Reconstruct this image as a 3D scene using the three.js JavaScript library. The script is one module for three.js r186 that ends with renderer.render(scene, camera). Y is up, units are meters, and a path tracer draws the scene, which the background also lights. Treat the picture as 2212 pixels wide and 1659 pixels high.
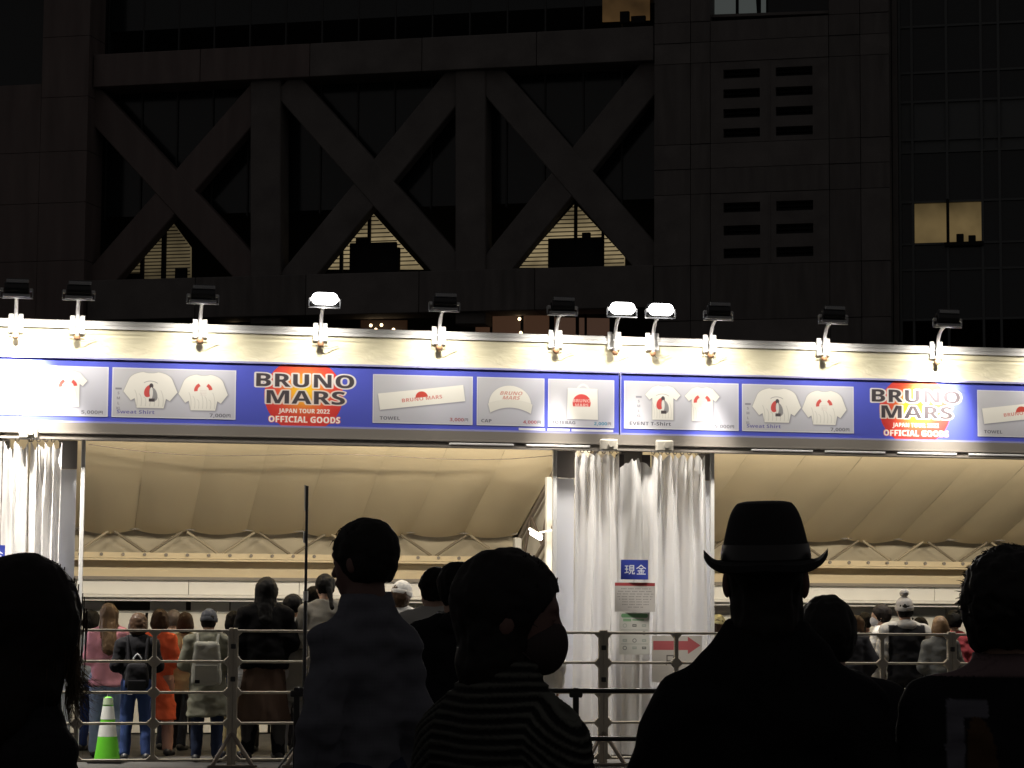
import * as THREE from 'three';
import { mergeGeometries } from 'three/addons/utils/BufferGeometryUtils.js';
import { RoundedBoxGeometry } from 'three/addons/geometries/RoundedBoxGeometry.js';
import { ImprovedNoise } from 'three/addons/math/ImprovedNoise.js';
import { RectAreaLightUniformsLib } from 'three/addons/lights/RectAreaLightUniformsLib.js';

// ---------------------------------------------------------------- camera, sky, moon, exposure
const scene = new THREE.Scene();
const VW = 2212, VH = 1659, FOC = 5200;                    // measuring grid of the photograph
const EYE = 1.6;
const camera = new THREE.PerspectiveCamera(2 * Math.atan(VH / 2 / FOC) * 180 / Math.PI, 4 / 3, 0.1, 400);
camera.rotation.order = 'YXZ';
camera.position.set(0, EYE, 0);
camera.rotation.set(Math.atan((1320 - VH / 2) / FOC), 0, 0.007);
camera.updateMatrixWorld(true);

const renderer = new THREE.WebGLRenderer({ antialias: true });
renderer.toneMapping = THREE.LinearToneMapping;
renderer.toneMappingExposure = 1;
renderer.shadowMap.enabled = true;
RectAreaLightUniformsLib.init();

{ // night sky over a city: nearly black, a little warm glow towards the horizon
  const w = 64, h = 32, data = new Float32Array(w * h * 4);
  for (let y = 0; y < h; y++) for (let x = 0; x < w; x++) {
    const el = (y + 0.5) / h - 0.5, g = Math.exp(-Math.abs(el) * 5), i = (y * w + x) * 4;
    const k = 0.038 + 0.031 * g;
    data[i] = k * 1.06; data[i + 1] = k * 0.98; data[i + 2] = k * 0.95; data[i + 3] = 1;
  }
  const t = new THREE.DataTexture(data, w, h, THREE.RGBAFormat, THREE.FloatType);
  t.mapping = THREE.EquirectangularReflectionMapping; t.magFilter = THREE.LinearFilter; t.needsUpdate = true;
  scene.background = t; scene.environment = t; scene.environmentIntensity = 1;
}
const moon = new THREE.DirectionalLight(0xd8dcff, 0.006);
moon.position.set(-30, 60, 40); moon.castShadow = true;
Object.assign(moon.shadow.camera, { left: -40, right: 40, top: 40, bottom: -40, far: 200 });
scene.add(moon);

// ---------------------------------------------------------------- helpers
let seedV = 12345;
const rnd = () => { seedV = (seedV * 1664525 + 1013904223) >>> 0; return seedV / 4294967296; };
const rr = (a, b) => a + (b - a) * rnd();
const perlin = new ImprovedNoise();
const noise = (x, y, z = 0) => perlin.noise(x + 37.3, y + 11.7, z + 5.1);
const fbm = (x, y, z = 0, o = 4) => { let s = 0, a = 0.5; for (let i = 0; i < o; i++) { s += a * noise(x, y, z); x *= 2.03; y *= 2.03; z *= 2.03; a *= 0.5; } return s; };
const clamp = (x, a = 0, b = 1) => Math.min(b, Math.max(a, x));
const mix = (a, b, t) => a + (b - a) * t;
const sstep = (a, b, x) => { const t = clamp((x - a) / (b - a)); return t * t * (3 - 2 * t); };
const V3 = (x, y, z) => new THREE.Vector3(x, y, z);

const taken = {};
const numbered = (n) => { const k = taken[n] = (taken[n] ?? -1) + 1; return k ? n + '_' + String(k).padStart(3, '0') : n; };
function tag(o, label, category, group, kind) {
  if (label) o.userData.label = label;
  if (category) o.userData.category = category;
  if (group) o.userData.group = group;
  if (kind) o.userData.kind = kind;
  return o;
}
const flat = (g) => {
  g = g.index ? g.toNonIndexed() : g;
  for (const k of Object.keys(g.attributes)) if (!['position', 'normal', 'uv', 'color'].includes(k)) g.deleteAttribute(k);
  g.morphAttributes = {};
  if (!g.attributes.normal) g.computeVertexNormals();
  return g;
};
function metricUV(g) {                                     // uv in metres from the dominant axis of the normal
  const p = g.attributes.position, n = g.attributes.normal, uv = new Float32Array(p.count * 2);
  for (let i = 0; i < p.count; i++) {
    const ax = Math.abs(n.getX(i)), ay = Math.abs(n.getY(i)), az = Math.abs(n.getZ(i));
    if (az >= ax && az >= ay) { uv[2 * i] = p.getX(i); uv[2 * i + 1] = p.getY(i); }
    else if (ax >= ay) { uv[2 * i] = p.getZ(i); uv[2 * i + 1] = p.getY(i); }
    else { uv[2 * i] = p.getX(i); uv[2 * i + 1] = p.getZ(i); }
  }
  g.setAttribute('uv', new THREE.BufferAttribute(uv, 2));
  return g;
}
function join(geos, keepUV = false) {
  geos = [].concat(geos).map(flat);
  if (geos.some((g) => !g.attributes.color)) geos.forEach((g) => g.deleteAttribute('color'));
  if (geos.some((g) => !g.attributes.uv)) geos.forEach(metricUV);
  const g = geos.length === 1 ? geos[0] : mergeGeometries(geos, false);
  return keepUV ? g : metricUV(g);
}
function part(name, geos, m, parent, keepUV = false) {     // one named mesh
  const o = new THREE.Mesh(Array.isArray(geos) || !geos.isReady ? join(geos, keepUV) : geos, m);
  o.name = parent ? name : numbered(name);
  o.castShadow = o.receiveShadow = true;
  (parent ?? scene).add(o);
  return o;
}
function base(name, label, category, pos, turn = 0, group) { // a thing: a group at its base, parts are its children
  const o = new THREE.Group();
  o.name = numbered(name); o.position.copy(pos); o.rotation.y = turn;
  scene.add(o);
  return tag(o, label, category, group);
}
function copy(o, label, pos) {
  const c = o.clone(); c.name = numbered(o.name.replace(/_\d+$/, '')); scene.add(c);
  if (pos) c.position.copy(pos);
  if (label) c.userData.label = label;
  return c;
}
const M4 = new THREE.Matrix4(), EU = new THREE.Euler(), QU = new THREE.Quaternion();
const put = (g, x = 0, y = 0, z = 0, rx = 0, ry = 0, rz = 0) => g.applyMatrix4(M4.compose(V3(x, y, z), QU.setFromEuler(EU.set(rx, ry, rz)), V3(1, 1, 1)));
const box = (w, h, d, x, y, z, rx, ry, rz) => put(new THREE.BoxGeometry(w, h, d), x, y, z, rx, ry, rz);
const rbox = (w, h, d, r, x, y, z, rx, ry, rz) => put(new RoundedBoxGeometry(w, h, d, 2, r), x, y, z, rx, ry, rz);
const cyl = (r0, r1, h, x, y, z, rx, ry, rz, n = 14) => put(new THREE.CylinderGeometry(r0, r1, h, n), x, y, z, rx, ry, rz);
const span = (x0, x1, y0, y1, z0, z1) => box(Math.abs(x1 - x0), Math.abs(y1 - y0), Math.abs(z1 - z0), (x0 + x1) / 2, (y0 + y1) / 2, (z0 + z1) / 2);
const tube = (pts, r, n = 12, k = 8) => new THREE.TubeGeometry(new THREE.CatmullRomCurve3(pts.map((p) => Array.isArray(p) ? V3(...p) : p)), n, r, k, false);
const bar = (a, b, r, k = 8) => { const d = V3().subVectors(b, a), g = new THREE.CylinderGeometry(r, r, d.length(), k); g.applyMatrix4(M4.compose(V3().addVectors(a, b).multiplyScalar(0.5), QU.setFromUnitVectors(V3(0, 1, 0), d.normalize()), V3(1, 1, 1))); return g; };
const poly = (pts, depth, bevel = 0, hole) => {            // an outline in x, y, extruded towards +z
  const s = new THREE.Shape(pts.map((p) => new THREE.Vector2(p[0], p[1])));
  if (hole) hole.forEach((h) => s.holes.push(new THREE.Path(h.map((p) => new THREE.Vector2(p[0], p[1])))));
  return new THREE.ExtrudeGeometry(s, { depth: depth - 2 * bevel, bevelEnabled: bevel > 0, bevelSize: bevel, bevelThickness: bevel, bevelOffset: -bevel, bevelSegments: 1, curveSegments: 12 }).translate(0, 0, bevel);
};
function sheet(fn, nu, nv) {                               // fn(s, t) -> [x, y, z]; smooth-shaded indexed grid
  const P = [], U = [], I = [];
  for (let j = 0; j <= nv; j++) for (let i = 0; i <= nu; i++) { P.push(...fn(i / nu, j / nv)); U.push(i / nu, j / nv); }
  for (let j = 0; j < nv; j++) for (let i = 0; i < nu; i++) { const a = j * (nu + 1) + i; I.push(a, a + 1, a + nu + 1, a + 1, a + nu + 2, a + nu + 1); }
  const g = new THREE.BufferGeometry();
  g.setAttribute('position', new THREE.Float32BufferAttribute(P, 3)); g.setAttribute('uv', new THREE.Float32BufferAttribute(U, 2));
  g.setIndex(I); g.computeVertexNormals();
  return g;
}
// rays of the measuring grid, and upright planes ("frames") that they meet
const ray = (px, py) => V3((px - VW / 2) / FOC, (VH / 2 - py) / FOC, -1).applyQuaternion(camera.quaternion);
const at = (px, py, depth) => { const r = ray(px, py); return r.multiplyScalar(depth / -r.z).add(camera.position); };
class Frame {                                              // local x along the plane, y up, z towards the viewer
  constructor(depth, tan) { this.o = at(VW / 2, 1320, depth).setY(0); this.a = Math.atan(tan); this.q = new THREE.Quaternion().setFromAxisAngle(V3(0, 1, 0), this.a); this.iq = this.q.clone().invert(); }
  hit(px, py, z = 0) {
    const c = camera.position.clone().sub(this.o).applyQuaternion(this.iq), r = ray(px, py).applyQuaternion(this.iq);
    const p = c.addScaledVector(r, (z - c.z) / r.z); return [p.x, p.y];
  }
  world(x, y, z = 0) { return V3(x, y, z).applyQuaternion(this.q).add(this.o); }
}
// ---------------------------------------------------------------- materials
function noiseTex(n, fn, srgb = false, rep = 1) {          // tiling texture from fn(x, y) with a wrap-around blend
  const d = new Uint8Array(n * n * 4);
  for (let y = 0; y < n; y++) for (let x = 0; x < n; x++) {
    const u = x / n, v = y / n, a = u * (1 - v), w = [(1 - u) * (1 - v), a, (1 - u) * v, u * v];
    const f = [fn(u, v), fn(u - 1, v), fn(u, v - 1), fn(u - 1, v - 1)];
    const k = clamp(f[0] * w[0] + f[1] * w[1] + f[2] * w[2] + f[3] * w[3]) * 255, i = (y * n + x) * 4;
    d[i] = d[i + 1] = d[i + 2] = k; d[i + 3] = 255;
  }
  const t = new THREE.DataTexture(d, n, n); t.wrapS = t.wrapT = THREE.RepeatWrapping; t.magFilter = THREE.LinearFilter; t.minFilter = THREE.LinearMipmapLinearFilter;
  t.repeat.set(rep, rep); if (srgb) t.colorSpace = THREE.SRGBColorSpace; t.needsUpdate = true;
  return t;
}
const retile = (t, k, l = k) => { const c = t.clone(); c.repeat.set(k, l); c.needsUpdate = true; return c; };
const T = {
  mottle: noiseTex(256, (x, y) => 0.78 + 0.5 * fbm(x * 5, y * 5, 1, 5) + 0.1 * fbm(x * 40, y * 40, 2, 2)),
  grain: noiseTex(256, (x, y) => 0.5 + 0.6 * fbm(x * 60, y * 60, 3, 3)),
  weave: noiseTex(128, (x, y) => 0.5 + 0.22 * Math.sin(x * 2 * Math.PI * 24) + 0.22 * Math.sin(y * 2 * Math.PI * 24)),
  streak: noiseTex(256, (x, y) => 0.8 + 0.5 * fbm(x * 24, y * 3, 7, 4)),
  room: noiseTex(128, (x, y) => 0.62 + 0.55 * fbm(x * 4, y * 3, 21, 3) + 0.25 * Math.sin(y * 6.28)),
  wrinkle: noiseTex(256, (x, y) => 0.5 + 0.7 * fbm(x * 6 + 2 * fbm(x * 3, y * 3, 4, 2), y * 6, 9, 4)),
};
const mat = (c, rough = 0.7, o = {}) => {
  const phys = ['clearcoat', 'sheen', 'transmission', 'specularIntensity'].some((k) => k in o);
  const m = new (phys ? THREE.MeshPhysicalMaterial : THREE.MeshStandardMaterial)({ roughness: rough, ...o });
  m.color.setRGB(...c); m.side = THREE.DoubleSide;
  return m;
};
const glow = (c, k, map) => { const m = mat([0.02, 0.02, 0.02], 0.6); m.emissive.setRGB(...c); m.emissiveIntensity = k; if (map) m.emissiveMap = map; return m; };
const canvas = (w, h, draw) => {
  const c = document.createElement('canvas'); c.width = w; c.height = h;
  draw(c.getContext('2d'), w, h);
  const t = new THREE.CanvasTexture(c); t.colorSpace = THREE.SRGBColorSpace; t.anisotropy = 4; return t;
};
// ---------------------------------------------------------------- ground
{
  const g = new THREE.PlaneGeometry(400, 400, 1, 1).rotateX(-Math.PI / 2).translate(0, 0, -120);
  tag(part('ground', g, mat([0.075, 0.073, 0.07], 0.85, { map: retile(T.mottle, 0.5), bumpMap: retile(T.grain, 1.5), bumpScale: 0.004 })), 'dark asphalt forecourt under the tent and the queue', null, null, 'structure');
}
// ---------------------------------------------------------------- the dark office building behind
const B = new Frame(70, -0.245);
{
  const concrete = mat([0.2, 0.185, 0.175], 0.85, { map: retile(T.mottle, 0.23), bumpMap: retile(T.grain, 0.9), bumpScale: 0.01 });
  const reddish = mat([0.205, 0.165, 0.155], 0.85, { map: retile(T.streak, 0.11), bumpMap: retile(T.grain, 0.9), bumpScale: 0.01 });
  const tones = [1, 0.86, 1.1, 0.94].map((k) => mat([0.2 * k, 0.185 * k, 0.175 * k], 0.85, { map: retile(k > 0.95 ? T.mottle : T.streak, 0.21 * k), bumpMap: retile(T.grain, 0.9), bumpScale: 0.01 }));
  const glass = mat([0.012, 0.018, 0.02], 0.12), alu = mat([0.09, 0.1, 0.1], 0.5), black = mat([0.01, 0.01, 0.01], 0.9);
  const bl = base('office_building', 'dark concrete office block with X-shaped trusses across its glass front', 'building', B.o, B.a);
  const P = (pts, z) => pts.map(([x, y]) => B.hit(x, y, z));
  const X = (px, z = 0, py = 400) => B.hit(px, py, z)[0], Y = (px, py, z = 0) => B.hit(px, py, z)[1];
  const arm = (x0, y0, x1, y1, hw, z, depth) => {
    const a = new THREE.Vector2(...B.hit(x0, y0, z)), b = new THREE.Vector2(...B.hit(x1, y1, z)), d = b.clone().sub(a).normalize(), n = new THREE.Vector2(-d.y, d.x).multiplyScalar(hw);
    return poly([[a.x + n.x, a.y + n.y], [b.x + n.x, b.y + n.y], [b.x - n.x, b.y - n.y], [a.x - n.x, a.y - n.y]], depth, 0.03).translate(0, 0, z - depth);
  };
  const topY = 28, xL = X(-700), x1 = X(195), x2 = X(1412), x3 = X(1925), xR = X(3000);
  // body behind everything, glass fronts and their mullions
  part('core_wall', [span(xL, xR, 0, topY, -14, -4.2)], black, bl);
  const gy0 = Y(700, 600, -1.1), gyT = Y(700, 175, -1.1);
  const cols = 15, w = (x2 - x1) / cols;
  for (let i = 0; i < cols; i++) {
    if (i < 15) part('window_pane', [span(x1 + i * w + 0.03, x1 + (i + 1) * w - 0.03, gy0 + 2.1, gyT + 0.5, -1.22 - 0.004 * (i % 3), -1.2)], glass, bl);
    part('window_pane', [span(x1 + i * w + 0.03, x1 + (i + 1) * w - 0.03, gyT + 1.9, gyT + 4.6, -1.2 - 0.004 * (i % 2), -1.16)], glass, bl);
  }
  part('mullion', [...Array(cols + 1).keys()].map((i) => span(x1 + i * w - 0.025, x1 + i * w + 0.025, gy0 + 2, topY, -1.26, -1.15)), mat([0.03, 0.033, 0.033], 0.5), bl);
  // bottom girder, top girder
  const y1a = Y(195, 118), y1b = Y(205, 188), y2a = Y(300, 603), y2b = Y(300, 690);
  const nseg = 5, sw = (x2 - x1) / nseg;
  for (let i = 0; i < nseg; i++) {
    part('girder_panel', [rbox(sw - 0.012, y1a - y1b, 1.2, 0.03, x1 + (i + 0.5) * sw, (y1a + y1b) / 2, -0.6)], i < 2 ? reddish : concrete, bl);
    part('girder_panel', [rbox(sw - 0.012, y2a - y2b, 1.3, 0.03, x1 + (i + 0.5) * sw, (y2a + y2b) / 2, -0.6)], tones[i % 4], bl);
  }
  part('girder_soffit', [span(x1, x2, y1b + 0.05, y1a - 0.05, -1.35, -0.9), span(x1, x2, y2b + 0.05, y2a - 0.05, -1.4, -0.9)], black, bl);
  // truss
  for (const [a, b] of [[540, 605], [983, 1048]]) part('truss_post', [poly(P([[a, 700], [b, 700], [b, 150], [a, 150]], -0.2), 0.8, 0.03).translate(0, 0, -1.02)], concrete, bl);
  for (const [x0, y0, xa, ya, i] of [[185, 205, 560, 612, 0], [575, 190, 205, 612, 0], [615, 178, 1000, 612, 1], [1000, 160, 628, 612, 1], [1045, 152, 1445, 612, 2], [1425, 138, 1040, 612, 2]])
    part('truss_diagonal', [arm(x0, y0, xa, ya, 0.47, x0 < xa ? -0.3 : -0.34, 0.5)], i ? concrete : reddish, bl);
  // left wing
  const wy = [0, 4, 6.5, 8.4, 10.1, 12.2, 14, 15.6, 17.3, 19.2, 21, 24, topY];
  const wx = [xL, X(-420), X(-190), X(-70), X(92), x1 - 0.02];
  for (let i = 0; i < wx.length - 1; i++) for (let j = 0; j < wy.length - 1; j++) {
    const yc = (wy[j] + wy[j + 1]) / 2;
    if (i < 4 && j === 8 || i < 4 && j === 9) { part('window_pane', [span(wx[i] + 0.05, wx[i + 1] - 0.05, wy[j] + (j === 8 ? 0.5 : 0), wy[j + 1], -0.4, -0.34)], glass, bl); if (j === 8) part('spandrel_panel', [span(wx[i], wx[i + 1] - 0.03, wy[j], wy[j] + 0.46, -1, 0.2)], reddish, bl); continue; }
    part('wall_panel', [rbox(wx[i + 1] - wx[i] - 0.012, wy[j + 1] - wy[j] - 0.012, 1.2, 0.008, (wx[i] + wx[i + 1]) / 2, yc, -0.35 + 0.012 * ((i * 7 + j * 3) % 3))], reddish, bl);
  }
  part('wall_backing', [span(xL, x1 - 0.05, 0, topY, -4, -0.98)], black, bl);
  // right wing with ventilation louvres
  const ry = [0, Y(1660, 690), Y(1660, 570), Y(1660, 415), Y(1660, 360), Y(1660, 306), Y(1660, 130), Y(1660, 85), Y(1660, 40), Y(1660, -60), topY];
  const rx = [x2 + 0.02, X(1492), X(1535), X(1792), X(1860), x3 - 0.02];
  for (let i = 0; i < rx.length - 1; i++) for (let j = 0; j < ry.length - 1; j++) {
    const louvre = i === 2 && (j === 2 || j === 5), lit = i === 2 && j === 8;
    if (lit) continue;
    const wd = rx[i + 1] - rx[i] - 0.014, hg = ry[j + 1] - ry[j] - 0.014, cx = (rx[i] + rx[i + 1]) / 2, cy = (ry[j] + ry[j + 1]) / 2;
    if (!louvre) { part('wall_panel', [rbox(wd, hg, 0.9, 0.008, cx, cy, -0.4 + 0.01 * ((i + j * 2) % 3))], tones[(i * 3 + j * 5 + i * j) % 4], bl); continue; }
    const n = j === 5 ? 4 : 3, holes = [];
    for (const sx of [-0.235, 0.21]) for (let k = 0; k < n; k++) {
      const hx = cx + sx * wd, hy = cy + hg / 2 - (k + 0.62) * hg / (n + 0.1), a = 0.155 * wd, b = 0.055 * (j === 5 ? hg : hg * 4 / 3.2);
      holes.push([[hx - a, hy - b], [hx - a, hy + b], [hx + a, hy + b], [hx + a, hy - b]]);
    }
    const lv = part('louvre_panel', [poly([[cx - wd / 2, cy - hg / 2], [cx + wd / 2, cy - hg / 2], [cx + wd / 2, cy + hg / 2], [cx - wd / 2, cy + hg / 2]], 0.35, 0, holes).translate(0, 0, -0.3), span(cx - 0.02, cx + 0.02, cy - hg / 2, cy + hg / 2, 0.05, 0.07)], concrete, bl);
    for (const h of holes) part('slat', [0, 1].map((k) => box(h[2][0] - h[0][0], 0.012, 0.2, (h[0][0] + h[2][0]) / 2, mix(h[0][1], h[1][1], 0.3 + 0.4 * k), -0.14, 0.7, 0, 0)), black, lv);
  }
  part('wall_backing', [span(x2, x3, 0, topY, -4, -0.86)], black, bl);
  // curtain wall at the right end
  const mullX = [1945, 1972, 2047, 2122, 2160, 2240, 2330, 2420, 2600, 2800].map((p) => X(p, -0.8)), mullY = [690, 582, 526, 435, 327, 300, 218, 155, 55, -60, -160].map((p) => Y(2050, p, -0.8));
  for (let i = 0; i < mullX.length - 1; i++) for (let j = 0; j < mullY.length - 1; j++) {
    if ((i === 1 || i === 2) && j === 2) continue;
    part(j === 4 ? 'spandrel_panel' : 'window_pane', [span(mullX[i] + 0.03, mullX[i + 1] - 0.03, mullY[j] + 0.03, mullY[j + 1] - 0.03, -0.86, -0.82 - 0.003 * ((i + j) % 3))], j === 4 || j === 5 ? alu : glass, bl);
  }
  part('mullion', [...mullX.map((x) => span(x - 0.035, x + 0.035, 0, topY, -0.9, -0.74)), ...mullY.map((y, j) => span(mullX[0], mullX[9], y - 0.03, y + 0.03, -0.9, -0.75))], alu, bl);
  part('wall_panel', [span(x3, mullX[0] - 0.05, 0, topY, -1.2, -0.6)], concrete, bl);
  // lit windows
  const warm = (k, c = [1, 0.78, 0.42]) => glow(c, k, retile(T.room, 0.45, 0.5)), blindM = mat([0.25, 0.23, 0.19], 0.7);
  function litWindow(shape, z, k, slats, furniture, label, tone) {
    const pts = P(shape, z), wn = part('lit_window', [poly(pts, 0.05).translate(0, 0, z)], warm(k, tone), bl); tag(wn, label);
    const xs = pts.map((p) => p[0]), ys = pts.map((p) => p[1]), xa = Math.min(...xs), xb = Math.max(...xs), ya = Math.min(...ys), yb = Math.max(...ys);
    const bars = [];
    const inside = (y) => { let lo = 1e9, hi = -1e9; for (let i = 0; i < pts.length; i++) { const a = pts[i], b = pts[(i + 1) % pts.length]; if ((a[1] - y) * (b[1] - y) <= 0 && a[1] !== b[1]) { const x = mix(a[0], b[0], (y - a[1]) / (b[1] - a[1])); lo = Math.min(lo, x); hi = Math.max(hi, x); } } return [lo, hi]; };
    for (let i = 1; i < slats; i++) { const y = mix(ya, yb, i / slats), [a, b] = inside(y); if (b - a > 0.1) bars.push(box(b - a, 0.012, 0.075, (a + b) / 2, y, z + 0.14, 0.5, 0, 0)); }
    if (bars.length) part('window_blind', bars, blindM, wn);
    for (const [fx0, fy0, fx1, fy1, nm] of furniture) { const [a, b] = B.hit(fx0, fy0, z + 0.25), [c, d] = B.hit(fx1, fy1, z + 0.25); part(nm, [nm === 'standing_figure' ? put(new THREE.CapsuleGeometry(Math.abs(c - a) / 2, Math.abs(b - d) * 0.7, 4, 10), (a + c) / 2, (b + d) / 2, z + 0.4) : rbox(Math.abs(c - a), Math.abs(b - d), 0.14, 0.02, (a + c) / 2, (b + d) / 2, z + 0.27)], black, wn); }
  }
  litWindow([[268, 602], [355, 478], [372, 478], [414, 535], [414, 602]], -1.5, 0.10, 17, [[352, 470, 358, 602, 'window_post'], [306, 500, 311, 602, 'window_post'], [268, 592, 306, 606, 'desk'], [380, 580, 404, 606, 'desk']], 'dim yellow window with lowered blinds under the first truss');
  litWindow([[700, 582], [798, 452], [915, 582]], -1.5, 0.32, 15, [[796, 440, 801, 530, 'window_post'], [757, 526, 857, 590, 'cabinet'], [735, 540, 741, 590, 'window_post'], [770, 515, 800, 527, 'box_file'], [858, 535, 864, 590, 'window_post']], 'bright window with blinds and a dark cabinet under the middle truss');
  litWindow([[1120, 578], [1243, 440], [1350, 555], [1350, 578]], -1.5, 0.32, 16, [[1241, 430, 1247, 530, 'window_post'], [1185, 516, 1305, 590, 'cabinet'], [1258, 503, 1276, 518, 'box_file'], [1300, 500, 1305, 590, 'window_post']], 'bright window with blinds under the right-hand truss');
  litWindow([[1974, 527], [1974, 437], [2122, 437], [2122, 520]], -0.95, 0.14, 0, [[2044, 430, 2051, 530, 'window_post'], [2066, 506, 2082, 524, 'plant_pot'], [2092, 509, 2108, 524, 'plant_pot'], [2040, 524, 2125, 530, 'window_ledge']], 'plain yellow lit double window in the glass end wall', [1, 0.7, 0.3]);
  litWindow([[1302, 48], [1302, -60], [1404, -60], [1404, 44]], -0.9, 0.10, 0, [[1340, 26, 1360, 50, 'box_file'], [1364, 36, 1395, 50, 'box_file']], 'orange lit office window above the top girder', [1, 0.55, 0.2]);
  const top = part('lit_window', [poly(P([[1536, 38], [1536, -60], [1655, -60], [1655, 30]], -0.9), 0.05).translate(0, 0, -0.9)], glow([0.85, 0.95, 0.9], 0.055), bl); tag(top, 'pale half-blinded window high in the concrete wing');
  part('window_post', [poly(P([[1590, 40], [1590, -60], [1596, -60], [1596, 40]], -0.8), 0.08).translate(0, 0, -0.8)], black, top);
  part('window_post', [poly(P([[1636, 36], [1630, -60], [1644, -60], [1644, 36]], -0.8), 0.08).translate(0, 0, -0.8)], black, top);
  part('window_ledge', [poly(P([[1500, 44], [1500, 38], [1792, 28], [1792, 34]], -0.5), 0.4).translate(0, 0, -0.6)], concrete, bl);
  part('window_pane', [poly(P([[1660, 36], [1660, -60], [1790, -60], [1790, 30]], -0.9), 0.05).translate(0, 0, -0.9)], glass, bl);
  // ground-floor hall: brown lit strip and small lamps just over the tent
  const hall = part('lobby_window', [poly(P([[1028, 760], [1028, 682], [1190, 682], [1190, 760]], -1.5), 0.05).translate(0, 0, -1.5)], glow([1, 0.5, 0.28], 0.045), bl);
  part('lobby_window', [poly(P([[1196, 760], [1196, 686], [1320, 688], [1320, 760]], -1.5), 0.05).translate(0, 0, -1.5)], glow([1, 0.55, 0.36], 0.05), bl);
  for (const [a, b] of [[1060, 1064], [1126, 1131], [1188, 1198], [1245, 1251], [1264, 1268], [1318, 1325]]) part('window_post', [poly(P([[a, 770], [b, 770], [b, 676], [a, 676]], -1.3), 0.1).translate(0, 0, -1.3)], black, hall);
  part('lobby_window', [poly(P([[780, 760], [780, 692], [880, 692], [880, 760]], -1.5), 0.05).translate(0, 0, -1.5)], glow([1, 0.45, 0.22], 0.016), bl);
  for (const [x, y] of [[801, 703], [824, 702], [812, 712], [850, 712], [1122, 689], [1125, 719], [507, 706]]) {
    const l = part('downlight', [put(new THREE.SphereGeometry(0.05, 10, 8), ...B.hit(x, y, -1.2), -1.2)], glow([1, 0.72, 0.42], 4), bl); l.castShadow = false;
  }
}
// ---------------------------------------------------------------- the tent
const A = new Frame(26.5, 0.2);
const ax = (px, z = 0, py = 1000) => A.hit(px, py, z)[0], ay = (px, py, z = 0) => A.hit(px, py, z)[1];
const yTop = ay(1106, 723), yBan1 = ay(1106, 801.5), yBan0 = ay(1106, 930.5), yHead = ay(1106, 966);
const uL = ax(-420), uR = ax(2750), uPart = ax(1312), bay = ax(1312) - ax(-62);
const EAVE = 5, yEave = ay(600, 1148, -EAVE), yRidge = yEave + 0.35 * (EAVE - 0.15);
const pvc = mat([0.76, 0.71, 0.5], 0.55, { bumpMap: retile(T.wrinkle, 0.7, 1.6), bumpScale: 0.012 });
const white = mat([0.76, 0.76, 0.74], 0.5), greyPaint = mat([0.22, 0.2, 0.175], 0.55, { bumpMap: retile(T.grain, 4), bumpScale: 0.001 });
const alum = mat([0.5, 0.5, 0.5], 0.38, { metalness: 0.7 });
const tent = base('event_tent', 'long white marquee tent with cream fascia and open sales bays', 'tent', A.o, A.a);
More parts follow.
